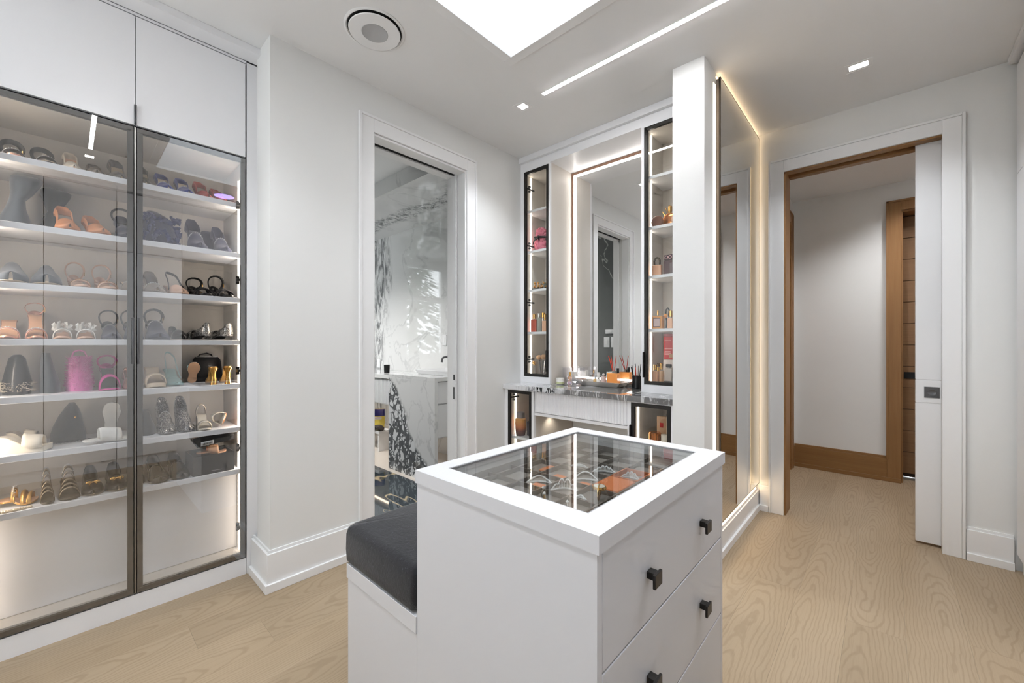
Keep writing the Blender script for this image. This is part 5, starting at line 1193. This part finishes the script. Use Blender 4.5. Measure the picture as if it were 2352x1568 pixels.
mesh('cup', MB().lathe([(.034, 0), (.036, .09), (.033, .09), (.031, .006)], 24), BLK, cp)
for k, (a, b, mt) in enumerate(((-.05, .01, BLK), (-.035, -.01, BLK), (-.02, .012, BLK), (-.008, -.01, pbr('red_reed', (214, 66, 40))), (.012, .0, STEEL), (.025, .01, BLK))):
    mesh('pencil', MB().cyl((a * .3, b * .6, .008), (a, b, .15 + .012 * (k % 3)), .0035, n=8), mt, cp)
pf = root('photo_frame', 'small white picture frame leaning at the mirror', 'frame', (-1.573, 2.846, CT))
mesh('frame_border', MB().frame(-.035, .035, -.004, .004, .0, .10, .01, 1), WHT, pf); mesh('picture', B(-.026, .026, -.002, .002, .009, .091), BLK, pf)
bottle('cream_jar', 'white jar with green label at the counter front', (-1.888, 2.62, CT), 'cyl', .062, .062, .036, WHT, WHT, .014, .062, (pbr('green_label', (204, 208, 160), .5), .05, .016, .006), neck=0)
# acrylic organisers
def acrylic(label, x, y, w, d, h, rz=0.0):
    o = root('acrylic_box', label, 'organiser', (x, y, CT), rz)
    m = MB().box(-w / 2, w / 2, -d / 2, d / 2, 0, .003).box(-w / 2, -w / 2 + .003, -d / 2, d / 2, .003, h).box(w / 2 - .003, w / 2, -d / 2, d / 2, .003, h).box(-w / 2 + .003, w / 2 - .003, d / 2 - .003, d / 2, .003, h).box(-w / 2 + .003, w / 2 - .003, -d / 2, -d / 2 + .003, .003, h)
    mesh('walls', m, ACRYL, o); ld = mesh('lid', B(-w / 2 - .004, w / 2 + .004, -d / 2 - .004, d / 2 + .004, h + .0005, h + .006), ACRYL, o); mesh('knob', MB().ball((0, 0, h + .015), .009, 12, 8), ACRYL, ld)
acrylic('clear lidded acrylic box against the cabinet side', -1.868, 2.776, .13, .13, .125)
bottle('cotton_carton', 'white carton inside the clear lidded box', (-1.885, 2.776, CT + .0034), 'box', .06, .05, .09, WHT)
acrylic('tiny clear box in the corner below the mirror', -1.80, 2.67, .04, .04, .05)
sc_ = root('crystal_bowl', 'faceted crystal bowl lying beside the grey tray', 'bowl', (-1.725, 2.575, CT), 0)
mesh('bowl', MB().loft([[(q * math.cos(2 * PI * k / 10 + (j % 2) * PI / 10), q * math.sin(2 * PI * k / 10 + (j % 2) * PI / 10), z) for k in range(10)] for j, (q, z) in enumerate(((.028, 0), (.05, .012), (.062, .032), (.058, .05), (.052, .05), (.05, .034), (.025, .012)))]), ACRYL, sc_, sharp=5)
bottle('foundation_bottle', 'blush pump bottle inside the crystal corner of the counter', (-1.845, 2.69, CT), 'cyl', .032, .032, .06, PEACHG, GOLD, .03, .016)

# display cabinet by the bathroom wall
def lsh(k): return US[k] + .0006
bear = root('rose_figure', 'pink rose covered figure with black ribbon bow', 'figure', (-2.155, 2.72, lsh(2)))
m = MB(); rr = random.Random(2)
for (cz, R) in ((.062, .062), (.158, .050)):
    m.ball((0, 0, cz), R * .9, 16, 10)
    for k in range(90):
        a = rr.uniform(0, 2 * PI); s_ = rr.uniform(-1, 1); q = math.sqrt(1 - s_ * s_)
        p = (R * .9 * q * math.cos(a), R * .9 * q * math.sin(a), max(.0108, cz + R * .9 * s_)); m.ball(p, .010, 6, 4)
mesh('roses', m, pbr('pink_roses', (232, 128, 150), .7, var=.2, scale=80), bear, kind='stuff')
mesh('ribbon', MB().tube([(.058 * math.cos(2 * PI * k / 24), .058 * math.sin(2 * PI * k / 24), .118) for k in range(24)], .006, 6, closed=True, flat=(1.4, .5)).tube([(-.005, -.062, .118), (-.03, -.07, .08), (-.036, -.068, .06)], .006, 6, flat=(.5, 1.4)).tube([(.0, -.062, .118), (.03, -.07, .09)], .006, 6, flat=(.5, 1.4)).ball((-.015, -.064, .12), .012, 8, 6, (1.3, .5, .7)).ball((.015, -.064, .12), .012, 8, 6, (1.3, .5, .7)), GAP, bear)
ft = root('gold_flower_tray', 'black dish of gold flowers and trinkets on the glazed cabinet shelf', 'ornament', (-2.138, 2.70, lsh(1)))
mesh('dish', MB().loft([[(x, y, z) for x, y in ((-a, -b), (a, -b), (a, b), (-a, b))] for a, b, z in ((.062, .05, 0), (.070, .058, .012), (.066, .054, .012))]), GAP, ft)
m = MB(); rr = random.Random(8)
for k in range(26):
    p = (rr.uniform(-.058, .058), rr.uniform(-.04, .04), .022 + rr.uniform(0, .02) + (.03 if k % 4 == 0 else 0)); m.ball(p, rr.uniform(.006, .012), 7, 5); m.tube([(p[0], p[1], .012), p], .0015, 4)
m.tube([(.06, -.01, .012), (.062, -.01, .06), (.058, -.01, .085), (.064, -.01, .10)], .004, 6)
mesh('gold_flowers', m, GOLD, ft, kind='stuff')
mesh('glass_jar', MB().lathe([(.018, .013), (.020, .05), (.012, .056), (.012, .062)], 18, (.02, .015, 0)), pbr('green_glass', (96, 112, 104), .1, coat=.4), ft)
zz = lsh(0)
bottle('perfume_bottle', 'tall coral red perfume bottle with gold cap in the narrow cabinet', (-2.182, 2.66, zz), 'box', .052, .04, .105, pbr('coral_glass', (196, 78, 50), .15, coat=.4), GOLD, .038, .03, neck=.004)
bottle('perfume_bottle', 'grey green perfume bottle with clear cap beside the coral bottle', (-2.127, 2.655, zz), 'cyl', .045, .045, .115, pbr('sage_glass', (160, 162, 152), .15, coat=.4), pbr('cap_silver', (206, 200, 190), .2, .6), .03, .034)
bottle('perfume_bottle', 'slim champagne perfume bottle at the narrow cabinet side', (-2.074, 2.665, zz), 'box', .04, .035, .09, PEACHG, GOLD, .045, .022)
bottle('perfume_bottle', 'gold capped perfume bottle behind the coral bottle', (-2.17, 2.765, zz), 'box', .05, .035, .12, CLEARG, GOLD, .04, .03)
bc = root('brush_holder', 'clear cup of soft makeup brushes at the bottom of the narrow cabinet', 'brushes', (-2.148, 2.72, .9585))
mesh('cup', MB().loft([[(x, y, z) for x, y in ((-a, -a), (a, -a), (a, a), (-a, a))] for a, z in ((.042, 0), (.044, .115), (.041, .115), (.039, .004))]), ACRYL, bc)
for k, (a, b) in enumerate(((-.022, -.01), (.02, -.012), (0, .018), (.026, .016))):
    mesh('brush_handle', MB().cyl((a * .5, b * .5, .006), (a, b, .12), .004, .006, 8), GUNM, bc)
    mesh('brush_head', MB().ball((a * 1.15, b, .145 + .006 * (k % 2)), .024, 12, 8, (1, 1, .85)), pbr('brush_hair', (206, 164, 124), .9, var=.15, scale=200), bc)
ky = root('gold_keyring', 'small gold charm hanging beside the brush holder', 'charm', (-2.19, 2.66, .9585))
mesh('charm', MB().cyl((0, 0, 0), (0, 0, .09), .003, n=6).ball((0, 0, .10), .012, 8, 6).ball((.008, 0, .085), .008, 8, 6), GOLD, ky)
# display cabinet against the end wall
fan = root('gold_fan', 'gold leaf fan ornament standing behind the round compacts', 'ornament', (-1.062, 2.77, lsh(2)))
m = MB()
for k in range(11):
    a = PI * (.08 + .84 * k / 10); c0 = (0, 0, .01); e = (.105 * math.cos(a), 0, .04 + .135 * math.sin(a)); m.tube([c0, ((c0[0] + e[0]) / 2, .002, (c0[2] + e[2]) / 2), e], [.004, .012, .006], 6, flat=(.35, 1.2))
mesh('fan_blades', m, GOLD, fan)
mesh('foot', MB().box(-.03, .03, -.02, .02, 0, .012), GOLD, fan)
def compact(label, x, y, R, mat, up):
    o = root('round_compact', label, 'compact', (x, y, lsh(2)))
    mesh('body', MB().loft([[(q * math.cos(2 * PI * k / 28), yy, R + q * math.sin(2 * PI * k / 28)) for k in range(28)] for q, yy in ((R * .8, .014), (R * .97, .010), (R, 0), (R * .97, -.010), (R * .85, -.014))]), mat, o)
    if up: mesh('neck', MB().lathe([(.010, 2 * R - .004), (.010, 2 * R + .012), (.013, 2 * R + .012), (.013, 2 * R + .045)], 16), GOLD, o)
compact('brown round compact at the glazed cabinet light strip', -1.128, 2.665, .04, pbr('brown_compact', (120, 78, 58), .3), False)
compact('bronze round perfume bottle with gold neck on the upper glazed shelf', -1.062, 2.712, .048, COPPER, True)
compact('pale pearl compact beside the bronze round bottle', -1.0, 2.66, .034, PEACHG, False)
zz = lsh(1)
o = bottle('perfume_bottle', 'peach padlock shaped perfume bottle on the glazed shelf', (-1.126, 2.655, zz), 'box', .062, .03, .072, PEACHG, None)
mesh('shackle', MB().tube([(-.018, 0, .07), (-.019, 0, .10), (-.010, 0, .118), (.0, 0, .122), (.010, 0, .118), (.019, 0, .10), (.018, 0, .07)], .006, 8), pbr('dark_gold', (90, 74, 50), .25, .8), o)
o = bottle('perfume_carton', 'dark plum perfume carton beside the padlock bottle', (-1.058, 2.695, zz), 'box', .066, .05, .10, PLUM, pbr('plum_top', (66, 34, 40), .3), .035, .055, capk='box', neck=0)
mesh('emblem', MB().tube([(-.012 + .010 * math.cos(2 * PI * k / 14), -.0262, .118 + .010 * math.sin(2 * PI * k / 14)) for k in range(14)], .0022, 5, closed=True).tube([(.012 + .010 * math.cos(2 * PI * k / 14), -.0262, .118 + .010 * math.sin(2 * PI * k / 14)) for k in range(14)], .0022, 5, closed=True), pbr('emblem_pink', (230, 190, 190), .4), o)
bottle('perfume_bottle', 'faceted clear perfume bottle with green stopper on the glazed shelf', (-1.012, 2.645, zz), 'box', .045, .03, .075, CLEARG, pbr('green_stopper', (96, 104, 84), .2), .03, .02)
bottle('perfume_carton', 'purple carton lying behind the faceted bottle', (-1.055, 2.80, zz), 'box', .06, .05, .14, pbr('purple_carton', (92, 60, 92), .4))
zz = lsh(0)
BORD = pbr('dark_border', (70, 44, 36), .5)
o = bottle('perfume_bottle', 'square amber perfume bottle with pale framed label', (-1.122, 2.66, zz), 'box', .075, .035, .085, pbr('amber_perfume', (230, 160, 84), .12, coat=.4), GOLD, .03, .012, (BORD, .05, .058, .012), rz=-.1)
mesh('label_face', B(-.021, .021, -.0195, -.0188, .016, .066), pbr('label_blush', (214, 186, 178), .5), o)
dg = root('black_ribbon_charm', 'black and gold ribbon charm beside the amber bottle', 'charm', (-1.068, 2.69, zz))
mesh('ribbon', MB().tube([(-.01, 0, .005), (-.006, -.002, .05), (-.014, 0, .09), (-.012, 0, .125), (.0, 0, .138), (.01, 0, .122), (.006, 0, .09), (.012, 0, .05), (.006, 0, .005)], .006, 6, flat=(.6, 1.3)), BLK, dg); mesh('medal', MB().ball((-.012, -.008, .085), .014, 10, 8, (1, .5, 1)), pbr('amber_medal', (232, 150, 50), .2), dg)
for k, (x_, h) in enumerate(((-1.04, .07), (-1.0, .075), (-.97, .06))):
    bottle('perfume_bottle', ('champagne perfume bottle with gold cap beside the ribbon charm', 'clear perfume bottle with tall gold cap near the end wall', 'small gold capped bottle touching the end wall side')[k], (x_, 2.665 + .045 * (k % 2), zz), 'box', .034, .03, h, PEACHG if k != 1 else CLEARG, GOLD, .04, .022)
zz = .9585
o = bottle('red_carton', 'red carton with pale print standing on the skincare boxes', (-1.072, 2.745, zz + .155), 'box', .078, .05, .155, SIGNRED)
m = MB()
for k, (z, w_) in enumerate(((.125, .045), (.07, .05), (.052, .04), (.042, .044), (.032, .03))): m.box(-.03, -.03 + w_, -.0262, -.0254, z, z + .004)
mesh('print_lines', m, pbr('pale_print', (230, 170, 164), .5), o, kind='stuff')
mesh('seal_patch', B(.0, .022, -.0262, -.0254, .012, .04), pbr('tan_patch', (176, 130, 96), .5), o)
mesh('lid_flap', B(-.036, .036, -.022, .022, .1552, .172), pbr('red_flap', (150, 60, 62), .4), o)
bottle('skincare_carton', 'tall pale carton under the red carton in the glazed cabinet', (-1.072, 2.745, zz), 'box', .08, .05, .1545, pbr('pale_carton', (216, 204, 196), .5))
bottle('skincare_bottle', 'pale pump bottle with dark collar in front of the cartons', (-1.062, 2.69, zz), 'box', .05, .03, .10, pbr('pale_bottle', (214, 200, 188), .3), BLK, .02, .03, capk='box')
bottle('lipstick', 'slim gold lipstick beside the pale pump bottle', (-1.018, 2.69, zz), 'cyl', .018, .018, .06, BLK, GOLD, .05, .016)
bottle('palette_case', 'flat black palette lying in the glazed cabinet corner', (-1.03, 2.64, zz), 'box', .085, .03, .018, BLK)
bottle('foundation_bottle', 'gold foundation bottle behind the cabinet light strip', (-1.142, 2.665, zz), 'box', .04, .03, .08, PEACHG, GOLD, .035, .024)
bottle('foundation_bottle', 'tan foundation bottle beside the gold lipstick case', (-1.10, 2.66, zz), 'cyl', .03, .03, .085, pbr('tan_foundation', (206, 160, 118), .2, coat=.3), GOLD, .04, .02)
bottle('foundation_bottle', 'slim gold case between the foundation bottles', (-1.15, 2.735, zz), 'cyl', .026, .026, .10, GOLD, pbr('dark_gold', (90, 74, 50)), .03, .024, capk='ball')
bottle('foundation_bottle', 'white cap cream tube behind the foundation bottles', (-1.138, 2.80, zz), 'box', .05, .035, .11, WHT)
# base cabinet by the bathroom wall
o = root('gradient_vase', 'amber to plum candle vessel with silver cap in the base cabinet', 'candle', (-2.166, 2.465, .4876))
def grad():
    t = NT('amber_plum_glass'); z = t.sep(t.obj())[2]
    base = t.ramp(t.math('DIVIDE', z, .14), [(0.0, lin((70, 34, 40))), (.28, lin((110, 56, 46))), (.5, lin((196, 112, 60))), (.9, lin((232, 164, 84)))])
    t.bsdf(base, .15, coat=.5); return t.m
mesh('body', MB().lathe([(.036, 0), (.042, .03), (.046, .09), (.045, .13), (.034, .138)], 28), grad(), o)
mesh('cap', MB().lathe([(.033, .138), (.033, .182), (.030, .185)], 28), pbr('silver_cap', (150, 142, 142), .35, .5), o)
bottle('dark_carton', 'dark plum carton with pale seal in the base cabinet', (-2.085, 2.51, .4876), 'box', .06, .06, .115, pbr('aubergine_card', (62, 58, 70), .4), pbr('teal_cap', (70, 120, 104), .3), .03, .03)
bottle('dark_carton', 'tall black carton at the base cabinet door edge', (-2.025, 2.53, .4876), 'box', .05, .07, .22, GAP)
pd_ = root('wooden_paddle', 'wooden hair brush standing behind the dark cartons', 'brush', (-2.17, 2.64, .4876))
mesh('paddle', MB().prism([(-.018, 0), (.018, 0), (.02, .10), (.045, .14), (.05, .24), (.035, .28), (-.035, .28), (-.05, .24), (-.045, .14), (-.02, .10)], .016, lambda x, y, z: (x, z, y)), pbr('brush_wood', (196, 138, 84), .5, var=.1, scale=30), pd_, bev=.004)
# base cabinet by the end wall
zz = .5856
bottle('copper_candle', 'shiny copper candle tumbler in the end wall base cabinet', (-1.067, 2.48, zz), 'cyl', .074, .074, .085, pbr('copper_metal', (214, 130, 70), .18, .9))
bottle('cream_jar', 'stack of ivory cream jars beside the copper tumbler', (-.992, 2.46, zz), 'cyl', .066, .066, .04, CREAM, CREAM, .04, .05, neck=.002)
bottle('paper_packet', 'tan paper packet with red seal leaning behind the copper tumbler', (-1.06, 2.575, zz), 'box', .06, .02, .17, pbr('kraft_paper', (186, 150, 118), .7), None, lab=(SIGNRED, .022, .03, .10), rz=.1)
bottle('paper_packet', 'pale paper packet at the base cabinet hinge side', (-.99, 2.545, zz), 'box', .05, .03, .185, pbr('pale_paper', (214, 198, 178), .7))
